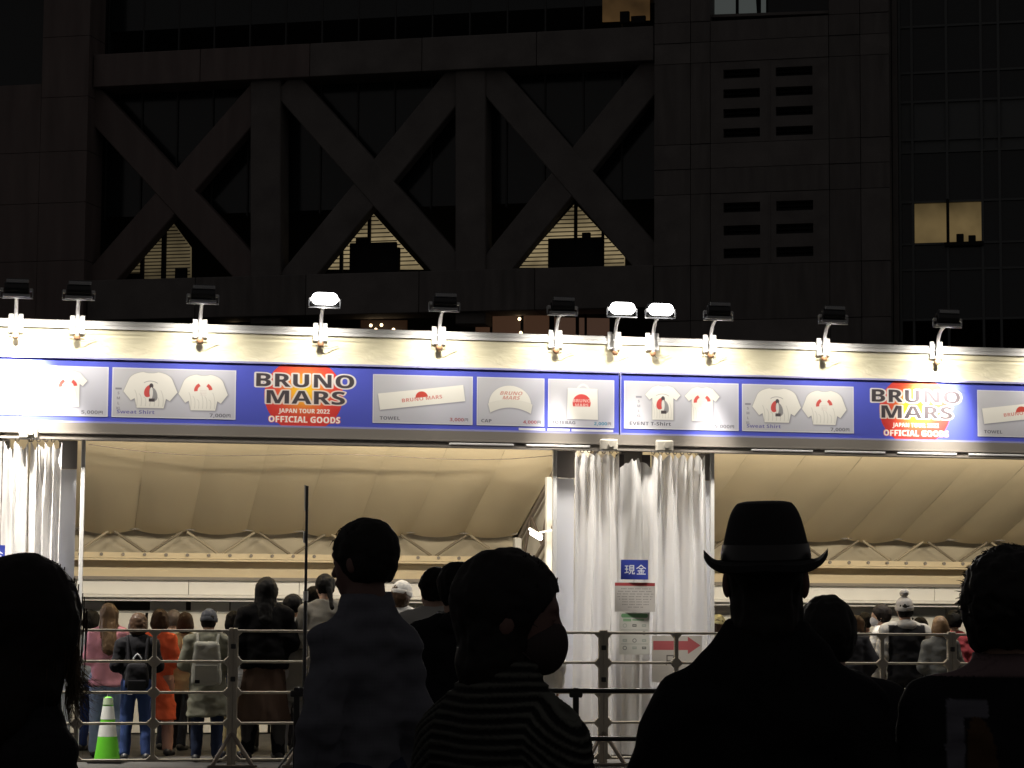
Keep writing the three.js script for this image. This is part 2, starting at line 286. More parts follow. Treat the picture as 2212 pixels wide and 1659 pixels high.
{
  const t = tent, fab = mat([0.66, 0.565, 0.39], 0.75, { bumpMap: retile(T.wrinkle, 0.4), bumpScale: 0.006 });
  const fascia = part('fascia_cloth', [sheet((s, v) => {
    const x = mix(uL, uR, s), y = mix(yBan1 - 0.06, yTop - 0.03, v);
    const wr = 0.012 * sstep(0.55, 0.85, v) * fbm(x * 1.3, y * 16, 3, 3) + 0.01 * fbm(x * 0.9, y * 3, 8, 3) - 0.014 * Math.exp(-(((v - 0.74 - 0.04 * noise(x * 0.5, 1)) / 0.02) ** 2)) * sstep(0, 0.3, noise(x * 0.7, 4, 2) + 0.15);
    return [x, y, 0.02 + wr];
  }, 700, 40)], pvc, t);
  part('fascia_board', [span(uL, uR, yHead, yTop - 0.03, -0.12, -0.02)], greyPaint, t);
  part('fascia_cap', [put(new THREE.CylinderGeometry(0.035, 0.035, uR - uL, 12), (uL + uR) / 2, yTop - 0.02, 0.01, 0, 0, Math.PI / 2), span(uL, uR, yTop - 0.075, yTop - 0.045, 0.0, 0.045)], white, t);
  const yRail = yHead + 0.045;
  part('header_beam', [span(uL, uR, yHead + 0.056, yBan0 - 0.021, -0.07, 0.062)], greyPaint, t);
  part('curtain_rail', [span(uL, uR, yHead - 0.02, yHead + 0.055, -0.075, 0.07), span(uL, uR, yRail + 0.0, yRail + 0.01, 0.07, 0.08), span(uL, uR, yRail - 0.064, yRail - 0.054, 0.07, 0.085)], greyPaint, t);
  for (let x = ax(960); x < ax(2230); x += 0.86) if (!(x > ax(1180) && x < ax(1560))) part('rail_strip', [rbox(0.72, 0.022, 0.012, 0.005, x + 0.4, yRail - 0.026, 0.075)], white, t);
  for (const px of [-5, 1370, 2745]) part('post', [rbox(0.25, yHead + 0.1, 0.14, 0.02, ax(px), (yHead + 0.1) / 2, -0.16)], greyPaint, t);
  for (const px of [1342, 1399]) part('post_groove', [span(ax(px - 9), ax(px + 9), 0.05, yHead - 0.05, -0.075, -0.065)], mat([0.06, 0.05, 0.05], 0.7), t);
  for (const px of [60, 1310, 1430]) part('rail_bracket', [rbox(0.2, 0.13, 0.06, 0.02, ax(px), yHead + 0.04, 0.105), cyl(0.035, 0.035, 0.03, ax(px) + 0.02, yHead + 0.05, 0.135, Math.PI / 2)], mat([0.5, 0.47, 0.4], 0.5), t);
  // roof cloth of the two bays, in panels sagging between their seams
  for (let b = 0; b < 2; b++) {
    const x0 = uPart + (b - 1) * bay + (b ? 0.12 : -0.2), x1 = uPart + b * bay * 1.4, n = Math.round((x1 - x0) / 0.72), w = (x1 - x0) / n;
    for (let i = 0; i < n; i++) {
      const k = rr(0.7, 1.4), ph = rr(0, 9);
      part('roof_panel', [sheet((s, v) => {
        const d = mix(0.14, EAVE + 0.05, v), sag = (0.016 + 0.032 * sstep(0.4, 1, v) * k) * Math.sin(Math.PI * s);
        return [x0 + (i + s) * w, mix(yRidge, yEave, v) - sag + 0.01 * fbm(s * 2 + ph, v * 4, b, 2) - 0.03 * Math.sin(Math.PI * v), -d];
      }, 12, 40)], fab, t);
    }
    const za = -EAVE + 0.02, truss = [], yB = ay(600, 1197, -EAVE);
    const st = 0.46, m = Math.floor((x1 - x0) / st);
    for (let i = 0; i < m; i++) part('truss_brace', [bar(V3(x0 + i * st + 0.03, i % 2 ? yB : yEave - 0.02, za), V3(x0 + (i + 1) * st - 0.03, i % 2 ? yEave - 0.02 : yB, za), 0.018)], i % 4 < 2 ? mat([0.2, 0.17, 0.12], 0.6) : mat([0.36, 0.31, 0.22], 0.6), t);
    part('truss_chord', [span(x0, x1, yEave + 0.0, yEave + 0.05, za - 0.06, za - 0.01)], greyPaint, t);
    const yC = ay(600, 1209, -EAVE);
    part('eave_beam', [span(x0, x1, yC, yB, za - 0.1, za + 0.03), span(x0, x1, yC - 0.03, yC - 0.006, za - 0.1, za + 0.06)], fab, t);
    const boss = []; for (let x = x0 + 0.1; x < x1; x += 0.27) boss.push(cyl(0.022, 0.022, 0.03, x, (yC + yB) / 2 + 0.01, za + 0.04, Math.PI / 2, 0, 0, 8));
    tag(part('beam_bolt', boss, greyPaint, t), null, null, null, 'stuff');
    // inner cloth wall and white lintel behind the eave
    const z6 = -EAVE - 0.2, yD = ay(600, 1250, z6), yE = ay(600, 1286, z6), yF = ay(600, 1301, z6);
    part('inner_valance', [sheet((s, v) => [mix(x0, x1, s), mix(yD, yC + 0.02, v), z6 + 0.02 * fbm(s * 14, v * 2, 4, 3)], 90, 8)], fab, t);
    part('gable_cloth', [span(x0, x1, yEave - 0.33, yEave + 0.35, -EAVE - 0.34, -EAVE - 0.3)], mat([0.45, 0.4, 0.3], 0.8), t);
    part('lintel_rail', [span(x0, x1, yD - 0.03, yD + 0.01, z6 + 0.02, z6 + 0.1)], greyPaint, t);
    const q = 5; for (let i = 0; i < q; i++) part('lintel_panel', [span(x0 + (x1 - x0) * i / q + 0.004, x0 + (x1 - x0) * (i + 1) / q - 0.004, yE, yD - 0.03, z6, z6 + 0.03)], white, t);
    part('lintel_shelf', [rbox(x1 - x0, (yE - yF) * 0.45, 0.3, 0.01, (x0 + x1) / 2, mix(yF, yE, 0.72), z6 + 0.14), rbox(x1 - x0, (yE - yF) * 0.42, 0.24, 0.01, (x0 + x1) / 2, mix(yF, yE, 0.22), z6 + 0.1)], white, t);
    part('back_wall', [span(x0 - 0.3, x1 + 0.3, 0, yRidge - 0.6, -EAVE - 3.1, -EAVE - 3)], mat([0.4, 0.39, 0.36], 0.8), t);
    part('back_roof', [span(x0 - 0.3, x1 + 0.3, yEave + 0.5, yEave + 0.55, -EAVE - 3.1, -EAVE - 0.06)], fab, t);
  }
  part('cable', [tube([...Array(9).keys()].map((i) => { const q = i / 8, d = 2.1 + 0.1 * Math.sin(q * 9); return [mix(ax(200), uPart - 0.1, q), yRidge - 0.35 * d - 0.09 - 0.1 * Math.sin(Math.PI * q), -d + 0.1]; }), 0.006, 60, 5)], mat([0.12, 0.1, 0.08], 0.7), t);
  // partition cloth between the bays with its lattice
  const zz = (d) => -d;
  part('partition_cloth', [sheet((s, v) => { const d = mix(0.15, EAVE + 0.4, s); return [uPart + 0.05 + 0.03 * fbm(s * 8, v * 3, 2, 3), mix(0.02, yRidge - 0.35 * d - 0.02, v), -d]; }, 60, 30)], mat([0.62, 0.6, 0.55], 0.6), t);
  for (let i = 0; i < 7; i++) { const d0 = 0.6 + i * 0.68, up = (d) => yRidge - 0.35 * d - 0.08; part('lattice_bar', [bar(V3(uPart - 0.03, up(d0) - (i % 2 ? 0 : 0.62), -d0), V3(uPart - 0.03, up(d0 + 0.68) - (i % 2 ? 0.62 : 0), -d0 - 0.68), 0.02)], mat([0.16, 0.13, 0.11], 0.6), t); }
  part('lattice_chord', [bar(V3(uPart - 0.03, yRidge - 0.35 * 0.4 - 0.74, -0.4), V3(uPart - 0.03, yRidge - 0.35 * 5 - 0.74, -5), 0.025), bar(V3(uPart - 0.03, yRidge - 0.35 * 0.4 - 0.1, -0.4), V3(uPart - 0.03, yRidge - 0.35 * 5 - 0.1, -5), 0.03)], mat([0.2, 0.17, 0.14], 0.6), t);
  for (const d of [2.1, 2.75, 4.7]) part('partition_post', [rbox(0.09, yRidge - 0.35 * d - 0.1, 0.12, 0.01, uPart - 0.06, (yRidge - 0.35 * d - 0.1) / 2, -d)], white, t);
  for (const [px] of [[1199], [1539], [180], [2600]]) part('door_post', [rbox(0.045, yHead, 0.05, 0.008, ax(px), yHead / 2, -0.02)], white, t);
  for (const [a, b] of [[1203, 1242], [1512, 1535], [128, 166]]) {
    part('side_panel', [span(ax(a), ax(b), 0.02, yHead - 0.33, -0.06, -0.035)], mat([0.68, 0.69, 0.72], 0.9, { transmission: 0.3 }), t);
    part('panel_head', [span(ax(a) - 0.005, ax(b) + 0.005, yHead - 0.325, yHead - 0.025, -0.06, -0.03)], mat([0.24, 0.22, 0.21], 0.6), t);
  }
}
// ---------------------------------------------------------------- banners
{
  const blue = '#515abf';
  const bw = ax(1334) - ax(-52), bh = yBan1 - yBan0, boff = ax(-52);
  const U = (px) => ax(px) - boff;                         // metres from the banner's left end, from the left banner
  const wide = (c, s, x, y, w, size, weight = 'bold') => { c.save(); c.font = `${weight} ${size}px sans-serif`; c.textAlign = 'center'; c.textBaseline = 'alphabetic'; c.translate(x, y); c.scale(w / c.measureText(s).width, 1); };
  const board = canvas(2048, 208, (c, W, H) => {
    const k = W / bw, X = (px) => U(px) * k;
    c.fillStyle = blue; c.fillRect(0, 0, W, H);
    const cx = X(653), r = X(738) - X(653), cy = H * 0.5;
    const gr = c.createRadialGradient(cx, H * 0.42, 4, cx, H * 0.42, r); gr.addColorStop(0, '#f6d21e'); gr.addColorStop(0.25, '#eeae2a'); gr.addColorStop(0.5, '#e2723a'); gr.addColorStop(0.75, '#d8493a'); gr.addColorStop(1, '#cf3c38');
    c.fillStyle = gr; c.beginPath(); c.arc(cx, cy, r * 1.0, 0, 7); c.fill();
    const line = (s, x, y, w, size, inner, edge, lw) => { wide(c, s, x, y, w, size); const m = c.measureText(s).width; c.lineJoin = 'round'; if (edge) { c.strokeStyle = edge; c.lineWidth = lw; c.strokeText(s, 0, 0); } c.fillStyle = inner; c.fillText(s, 0, 0); c.strokeStyle = inner; c.lineWidth = lw * 0.06; c.strokeText(s, 0, 0); c.restore(); };
    line('BRUNO', X(655), H * 0.365, X(766) - X(545), 60, '#453f43', '#dcd5cf', 9);
    line('MARS', X(656), H * 0.64, X(745) - X(567), 60, '#453f43', '#dbcdc2', 8);
    line('JAPAN TOUR 2022', X(655), H * 0.79, X(710) - X(600), 21, '#f5eee6', null, 3);
    line('OFFICIAL GOODS', X(655), H * 0.945, X(733) - X(577), 29, '#fffaf2', '#e8604a', 4);
  });
  const boardM = mat([0.75, 0.75, 0.75], 0.42, { map: board }); boardM.color.setRGB(1, 1, 1);
  // print of a product panel
  const shirt = (c, x, y, w, h, sweat) => {
    c.save(); c.translate(x, y); c.scale(w, h); c.shadowColor = 'rgba(60,60,75,0.5)'; c.shadowBlur = 8; c.shadowOffsetX = 3; c.shadowOffsetY = 4;
    c.beginPath();
    if (sweat) { c.moveTo(-0.14, -0.5); c.quadraticCurveTo(0, -0.44, 0.14, -0.5); c.quadraticCurveTo(0.34, -0.46, 0.4, -0.3); c.lineTo(0.5, 0.05); c.lineTo(0.36, 0.3); c.lineTo(0.29, 0.24); c.lineTo(0.25, 0.5); c.lineTo(-0.25, 0.5); c.lineTo(-0.29, 0.24); c.lineTo(-0.36, 0.3); c.lineTo(-0.5, 0.05); c.lineTo(-0.4, -0.3); c.quadraticCurveTo(-0.34, -0.46, -0.14, -0.5); }
    else { c.moveTo(-0.13, -0.5); c.quadraticCurveTo(0, -0.43, 0.13, -0.5); c.lineTo(0.3, -0.44); c.lineTo(0.5, -0.22); c.lineTo(0.38, -0.07); c.lineTo(0.3, -0.13); c.lineTo(0.3, 0.5); c.lineTo(-0.3, 0.5); c.lineTo(-0.3, -0.13); c.lineTo(-0.38, -0.07); c.lineTo(-0.5, -0.22); c.lineTo(-0.3, -0.44); }
    c.closePath(); c.fillStyle = '#e3e1d8'; c.fill(); c.shadowColor = 'transparent';
    c.strokeStyle = 'rgba(140,138,130,0.6)'; c.lineWidth = 0.008; c.stroke();
    c.strokeStyle = 'rgba(150,148,140,0.35)'; c.lineWidth = 0.012; for (let i = 0; i < 7; i++) { c.beginPath(); const a = -0.25 + i * 0.08; c.moveTo(a, 0.45); c.quadraticCurveTo(a + 0.03, 0.2, a - 0.04, 0.0 + (i % 3) * 0.1); c.stroke(); }
    c.restore();
  };
  const frontPrint = (c, x, y, s) => {                     // red half-disc, dark standing shape, grey wing
    c.fillStyle = '#c8524e'; c.beginPath(); c.ellipse(x - 0.12 * s, y + 0.02 * s, 0.3 * s, 0.5 * s, 0.3, 0, 7); c.fill();
    c.fillStyle = '#8f8e8e'; c.beginPath(); c.ellipse(x + 0.2 * s, y + 0.25 * s, 0.26 * s, 0.55 * s, -0.25, 0, 7); c.fill();
    c.fillStyle = '#4a4446'; c.beginPath(); c.ellipse(x + 0.05 * s, y - 0.4 * s, 0.14 * s, 0.2 * s, 0, 0, 7); c.fill(); c.fillRect(x - 0.1 * s, y + 0.6 * s, 0.4 * s, 0.25 * s);
    c.fillStyle = '#dcdad4'; c.beginPath(); c.ellipse(x + 0.06 * s, y + 0.15 * s, 0.11 * s, 0.45 * s, 0, 0, 7); c.fill();
    c.strokeStyle = '#a5a2a2'; c.lineWidth = 0.05 * s; c.beginPath(); c.arc(x, y, 0.78 * s, -2.2, -0.9); c.stroke();
  };
  const backPrint = (c, x, y, s) => { c.strokeStyle = '#c9564f'; c.lineWidth = 0.26 * s; c.beginPath(); c.arc(x, y, 0.55 * s, 3.0, 4.2); c.stroke(); c.beginPath(); c.arc(x, y, 0.55 * s, -1.0, -0.1); c.stroke(); c.strokeStyle = '#d8cfc8'; c.lineWidth = 0.05 * s; for (let i = 0; i < 4; i++) { c.beginPath(); c.moveTo(x - 0.25 * s, y + i * 0.13 * s); c.lineTo(x + 0.25 * s, y + i * 0.13 * s); c.stroke(); } };
  const caption = (c, s, x, y, size, col, align = 'left', ext = 1.25) => { c.save(); c.font = `bold ${size}px sans-serif`; c.textAlign = align; c.translate(x, y); c.scale(ext, 1); c.fillStyle = col; c.fillText(s, 0, 0); c.restore(); };
  const bg = (c, W, H) => { const g = c.createLinearGradient(0, 0, W, H); g.addColorStop(0, '#bdbdc0'); g.addColorStop(1, '#c1c2cd'); c.fillStyle = g; c.fillRect(0, 0, W, H); c.strokeStyle = '#d5d6dd'; c.lineWidth = 5; c.strokeRect(2, 2, W - 4, H - 4); };
  const sizes = (c, x, y) => { c.fillStyle = '#85858e'; c.fillRect(x, y, 26, 9); c.font = 'bold 17px sans-serif'; c.textAlign = 'center'; ['S', 'M', 'L', 'XL'].forEach((s, i) => c.fillText(s, x + 13, y + 32 + i * 24)); };
  const prices = { tee: '5,000円', sweat: '7,000円', towel: '3,000円', cap: '4,000円', tote: '2,000円' };
  const yen = (c, s, x, y, size, col) => {                 // price with a drawn yen character
    caption(c, s.replace('円', ''), x - size * 0.95, y, size, col, 'right', 1.2); c.strokeStyle = '#55555c'; c.lineWidth = 2; const q = size * 0.62, x0 = x - size * 0.8, y0 = y - q;
    c.strokeRect(x0, y0, q, q * 0.5); c.beginPath(); c.moveTo(x0, y0); c.lineTo(x0, y); c.moveTo(x0 + q, y0); c.lineTo(x0 + q, y); c.moveTo(x0 + q / 2, y0); c.lineTo(x0 + q / 2, y0 + q * 0.5); c.stroke();
  };
  const prints = {
    tee: canvas(512, 236, (c, W, H) => { bg(c, W, H); sizes(c, 52, 74); shirt(c, 172, 104, 158, 172); shirt(c, 348, 106, 158, 172); frontPrint(c, 170, 108, 60); backPrint(c, 348, 96, 56); caption(c, 'EVENT T-Shirt', 22, 218, 23, '#55565f'); yen(c, prices.tee, 494, 224, 23, '#77787f'); }),
    sweat: canvas(512, 236, (c, W, H) => { bg(c, W, H); sizes(c, 14, 96); shirt(c, 158, 104, 224, 172, true); shirt(c, 376, 110, 206, 172, true); frontPrint(c, 158, 108, 60); backPrint(c, 376, 100, 56); caption(c, 'Sweat Shirt', 20, 218, 23, '#6a67a0'); yen(c, prices.sweat, 494, 226, 23, '#6d6e76'); }),
    towel: canvas(512, 260, (c, W, H) => {
      bg(c, W, H); c.save(); c.translate(250, 118); c.rotate(-0.13); c.shadowColor = 'rgba(60,60,75,0.5)'; c.shadowBlur = 8; c.shadowOffsetY = 5; c.fillStyle = '#e8e6dc'; c.fillRect(-220, -44, 440, 88); c.shadowColor = 'transparent';
      c.fillStyle = '#c84c40'; c.beginPath(); c.arc(0, 0, 32, Math.PI, 0); c.fill(); c.font = 'bold 26px sans-serif'; c.textAlign = 'center'; c.fillStyle = '#d08a80'; c.scale(1.25, 1); c.fillText('BRUNO MARS', 0, 16); c.restore();
      caption(c, 'TOWEL', 36, 242, 25, '#66666e'); yen(c, prices.towel, 492, 242, 25, '#a0545a');
    }),
    cap: canvas(352, 256, (c, W, H) => {
      bg(c, W, H); c.shadowColor = 'rgba(60,60,75,0.5)'; c.shadowBlur = 8; c.shadowOffsetY = 4; c.fillStyle = '#e4e2d8';
      c.beginPath(); c.moveTo(62, 140); c.bezierCurveTo(70, 10, 270, 10, 284, 140); c.quadraticCurveTo(175, 116, 62, 140); c.fill();
      c.beginPath(); c.moveTo(58, 140); c.quadraticCurveTo(175, 100, 290, 140); c.lineTo(282, 190); c.quadraticCurveTo(175, 130, 70, 188); c.closePath(); c.fillStyle = '#dcdad0'; c.fill(); c.shadowColor = 'transparent';
      c.font = 'italic bold 26px sans-serif'; c.textAlign = 'center'; c.fillStyle = '#cc9688'; c.save(); c.translate(176, 92); c.scale(1.3, 1); c.fillText('BRUNO', 0, 0); c.fillText('MARS', 0, 24); c.restore();
      caption(c, 'CAP', 22, 240, 24, '#5f5f68'); yen(c, prices.cap, 336, 242, 24, '#a64f58');
    }),
    tote: canvas(352, 256, (c, W, H) => {
      bg(c, W, H); c.strokeStyle = '#e2e0d6'; c.lineWidth = 9; c.beginPath(); c.moveTo(155, 50); c.quadraticCurveTo(186, 4, 216, 50); c.stroke(); c.shadowColor = 'rgba(60,60,75,0.5)'; c.shadowBlur = 8; c.shadowOffsetY = 4; c.fillStyle = '#e4e2da'; c.beginPath(); c.moveTo(104, 46); c.lineTo(262, 48); c.lineTo(266, 214); c.lineTo(100, 212); c.fill(); c.shadowColor = 'transparent';
      c.fillStyle = '#cf4f4c'; c.beginPath(); c.arc(178, 126, 48, 2.75, 0.4); c.fill(); c.font = 'bold 23px sans-serif'; c.textAlign = 'center'; c.fillStyle = '#e4bdb4'; c.save(); c.translate(178, 122); c.scale(1.2, 1); c.fillText('BRUNO', 0, 0); c.fillText('MARS', 0, 24); c.restore();
      caption(c, 'TOTEBAG', 20, 240, 23, '#5f5f68'); yen(c, prices.tote, 338, 242, 24, '#3e86a6');
    }),
  };
  const pm = {}; for (const k in prints) { pm[k] = mat([1, 1, 1], 0.35, { map: prints[k], clearcoat: 0.3, clearcoatRoughness: 0.3 }); }
  const banner = base('goods_banner', 'long blue goods banner above the left bay and centre curtains', 'banner', A.world(boff, 0, 0), A.a, 'goods banners along the fascia');
  const face = new THREE.PlaneGeometry(bw, bh).translate(bw / 2, (yBan0 + yBan1) / 2, 0.0505);
  part('banner_print', face, boardM, banner, true);
  part('banner_board', [span(0, bw, yBan0, yBan1, 0.026, 0.05)], mat([0.05, 0.07, 0.4], 0.5), banner);
  part('banner_edge', [span(0, bw, yBan1 + 0.001, yBan1 + 0.022, 0.026, 0.066), span(0, bw, yBan0 - 0.02, yBan0 - 0.001, 0.026, 0.06), span(-0.013, -0.001, yBan0 - 0.02, yBan1 + 0.02, 0.026, 0.06)], mat([0.3, 0.31, 0.55], 0.35), banner);
  const py0 = yBan0 + bh * 0.075, py1 = yBan1 - bh * 0.12;
  for (const [k, a, b] of [['tee', -45, 230], ['sweat', 238, 506], ['towel', 802, 1018], ['cap', 1027, 1173], ['tote', 1181, 1324]]) {
    const w = U(b) - U(a), q = part('product_panel', new THREE.PlaneGeometry(w, py1 - py0).translate((U(a) + U(b)) / 2, (py0 + py1) / 2, 0.0535), pm[k], banner, true);
    q.userData.label = { tee: 'print of two white T-shirts on grey', sweat: 'print of two white sweatshirts on grey', towel: 'print of a white towel on grey', cap: 'print of a white cap on grey', tote: 'print of a white tote bag on grey' }[k];
  }
  const second = copy(banner, 'long blue goods banner above the right bay, beside the centre curtains', A.world(ax(1339), 0, 0));
  const tp = mat([0.7, 0.7, 0.72], 0.4);
  for (const [a, b] of [[1118, 1175], [1180, 1228], [1232, 1322]]) part('paper_strip', [span(U(a), U(b), yBan0 + 0.004, yBan0 + 0.03, 0.0525, 0.0545)], tp, banner);
}
// ---------------------------------------------------------------- floodlights on the fascia
{
  const steel = mat([0.6, 0.6, 0.6], 0.35, { metalness: 0.5 }), blackP = mat([0.02, 0.021, 0.023], 0.32), grey = mat([0.4, 0.41, 0.42], 0.45);
  const rust = mat([0.3, 0.16, 0.08], 0.6), lens = mat([0.8, 0.8, 0.8], 0.2), onFace = glow([1, 0.97, 0.95], 9), backFace = glow([1, 0.97, 0.9], 3);
  const arm = () => tube([[0, -0.14, 0.1], [0, 0, 0.1], [0, 0.1, 0.115], [0, 0.19, 0.2], [0, 0.235, 0.34]], 0.021, 20, 10);
  const common = (o) => {
    part('bracket', [rbox(0.055, 0.2, 0.02, 0.006, -0.05, -0.02, 0.045), rbox(0.055, 0.2, 0.02, 0.006, 0.05, -0.02, 0.045), box(0.06, 0.17, 0.014, 0, -0.03, 0.042), rbox(0.16, 0.025, 0.09, 0.005, 0, 0.02, 0.02)], white, o);
    part('arm', [arm()], steel, o);
    part('clamp', [rbox(0.05, 0.03, 0.075, 0.005, 0, -0.02, 0.075), rbox(0.05, 0.03, 0.075, 0.005, 0, -0.1, 0.075), cyl(0.008, 0.008, 0.14, 0, -0.11, 0.09, 0, 0, Math.PI / 2)], steel, o);
    part('cable', [tube([[0, -0.16, 0.085], [0.05, -0.2, 0.075], [0.12, -0.19, 0.05], [0.2, -0.165, 0.045]], 0.0045, 16, 5)], mat([0.25, 0.24, 0.22], 0.6), o);
    part('end_cap', [put(new THREE.SphereGeometry(0.036, 12, 8).scale(1, 1, 0.8), 0, -0.155, 0.09)], rust, o);
  };
  const head = (o, out) => {                               // out: shines away from the tent
    const h = new THREE.Group(); h.name = 'lamp_head'; h.position.set(0, 0.3, 0.4); h.rotation.x = out ? 0.05 : 0; o.add(h);
    if (out) {
      part('housing', [rbox(0.3, 0.15, 0.07, 0.03, 0, 0, -0.02)], blackP, h);
      const s = new THREE.Shape(); s.absarc(-0.075, 0, 0.06, Math.PI / 2, Math.PI * 1.5); s.absarc(0.075, 0, 0.06, -Math.PI / 2, Math.PI / 2);
      const g = part('lamp_glass', [new THREE.ExtrudeGeometry(s, { depth: 0.02, bevelEnabled: true, bevelSize: 0.006, bevelThickness: 0.008, bevelSegments: 2, curveSegments: 12 }).translate(0, 0, 0.018)], onFace, h);
      g.castShadow = false;
    } else {
      part('housing', [rbox(0.235, 0.05, 0.08, 0.02, 0.01, 0.085, 0), cyl(0.062, 0.062, 0.25, 0, 0.01, 0, 0, 0, Math.PI / 2, 20), rbox(0.25, 0.1, 0.09, 0.012, 0, 0.0, -0.01)], blackP, h);
      part('top_fin', [rbox(0.232, 0.036, 0.012, 0.005, 0.01, 0.078, 0.045), ...[...Array(9).keys()].map((i) => box(0.006, 0.05, 0.06, -0.1 + i * 0.026, 0.075, 0.01))], grey, h);
      part('lip', [rbox(0.285, 0.032, 0.1, 0.008, 0, -0.072, 0.0)], grey, h);
      const g = part('lamp_glass', [rbox(0.23, 0.07, 0.01, 0.004, 0, -0.01, -0.062)], backFace, h); g.castShadow = false;
    }
    for (const q of [-1, 1]) part('pivot', [cyl(0.02, 0.02, 0.03, q * 0.15, -0.01, 0, 0, 0, Math.PI / 2)], white, h);
    part('yoke', [box(0.012, 0.08, 0.03, -0.168, -0.04, 0), box(0.012, 0.08, 0.03, 0.168, -0.04, 0), box(0.34, 0.014, 0.03, 0, -0.093, 0)], grey, h);
    return h;
  };
  const place = (px) => A.world(ax(px, 0.05, 710), yTop - 0.02, 0);
  const down = [[34, 'leftmost black floodlight on the fascia, at the picture edge'], [167, 'second black floodlight from the left on the fascia top'], [432, 'black floodlight above the first sweatshirt print on the left banner'], [948, 'black floodlight above the towel print on the left banner'], [1200, 'black floodlight just left of the two lit floodlights'], [1533, 'black floodlight just right of the two lit floodlights'], [1778, 'black floodlight above the right banner sweatshirt print'], [2022, 'black floodlight above the right banner logo with a bright patch under it']];
  const lit = [[692, 'single glowing floodlight above the left banner logo, facing the crowd'], [1327, 'left one of the glowing pair of floodlights'], [1409, 'right one of the glowing pair of floodlights']];
  let d0, l0;
  down.forEach(([px, label], i) => {
    let o;
    if (!i) { o = d0 = base('floodlight', label, 'floodlight', place(px), A.a, 'floodlights along the tent fascia'); common(o); head(o, false); } else o = copy(d0, label, place(px));
  });
  lit.forEach(([px, label], i) => {
    if (!i) { l0 = base('floodlight', label, 'floodlight', place(px), A.a, 'floodlights along the tent fascia'); common(l0); head(l0, true); } else copy(l0, label, place(px));
  });
  // their light
  const spot = (px, I, target, angle, pen, out) => {
    const s = new THREE.SpotLight(0xfff7ec, I, 0, angle, pen, 2), p = place(px);
    const n = V3(0, 0, 1).applyQuaternion(A.q);
    s.position.copy(p).add(V3(0, out ? 0.3 : 0.19, 0)).addScaledVector(n, out ? 0.46 : 0.42);
    s.target.position.copy(p).add(V3(0, target[0], 0)).addScaledVector(n, target[1]);
    s.castShadow = true; s.shadow.radius = 4; s.name = 'floodlight_beam'; scene.add(s, s.target);
  };
  const I0 = 8.5;
  for (const [px] of down) spot(px, I0, [-2.4, -0.1], 1.4, 1, false);
  for (const px of [-230, 690, 1365, 2280]) spot(px, I0 * 0.8, [-2.4, -0.1], 1.4, 1, false);
  spot(34, 170, [-2.3, -0.25], 0.62, 1, false);
  spot(34, 40, [-0.6, 0], 0.55, 1, false); spot(2022, 90, [-0.66, 0], 0.5, 1, false); spot(1200, 62, [-3, 0.13], 0.34, 1, false); spot(1533, 62, [-3, 0.13], 0.34, 1, false); spot(1365, 50, [-3, 0.13], 0.34, 1, false);
  for (const [px] of lit) { spot(px, 30, [0.1, 6], 1.1, 1, true); }
}
// ---------------------------------------------------------------- lamps inside the tent
{
  const tubeM = glow([1, 0.96, 0.9], 14), bodyM = white;
  const o = base('strip_light', 'short lit strip light on the partition beside the centre curtains', 'lamp', A.world(...(() => { const [x, y] = A.hit(1158, 1157, -2.4); return [x, y, -2.4]; })()), A.a);
  part('tube', [put(new THREE.CapsuleGeometry(0.026, 0.12, 4, 10), 0, 0, 0, 0, 0, 1.05)], tubeM, o); part('mount', [rbox(0.2, 0.03, 0.03, 0.008, 0.0, 0.04, -0.03, 0, 0, -0.5), bar(V3(0.02, 0.03, -0.03), V3(0.25, 0.08, -0.05), 0.012)], bodyM, o);
  const p = new THREE.PointLight(0xfff2dd, 0.8); p.position.copy(o.position).add(V3(0, -0.02, 0.1)); scene.add(p);
  // the bays' own tubes hang behind the header
  let k = 0, first;
  for (const [px, where] of [[-150, 'beyond the left picture edge'], [350, 'over the grey backpack'], [850, 'over the white cap'], [1100, 'beside the partition'], [1560, 'beside the right curtain'], [1900, 'over the bobble hat'], [2250, 'at the right picture edge'], [2600, 'beyond the right picture edge']]) {
    const pos = A.world(ax(px), yHead + 0.2, -0.45);
    const label = 'strip light hung behind the header beam, ' + where;
    if (!first) { first = base('tube_light', label, 'lamp', pos, A.a, 'strip lights behind the header beam'); part('tube', [cyl(0.018, 0.018, 1.1, 0, 0, 0, 0, 0, Math.PI / 2)], tubeM, first); part('batten', [rbox(1.2, 0.03, 0.06, 0.008, 0, 0.04, 0), box(0.02, 0.03, 0.02, -0.57, 0.015, 0), box(0.02, 0.03, 0.02, 0.57, 0.015, 0)], bodyM, first); } else copy(first, label, pos);
    const a = new THREE.RectAreaLight(0xfff0d6, 340, 1.1, 0.05); a.position.copy(pos).addScaledVector(V3(0, 0, -1).applyQuaternion(A.q), 0.03); a.position.y -= 0.02;
    a.lookAt(a.position.clone().add(V3(0, 0.3, -1).applyQuaternion(A.q))); scene.add(a);
  }
}
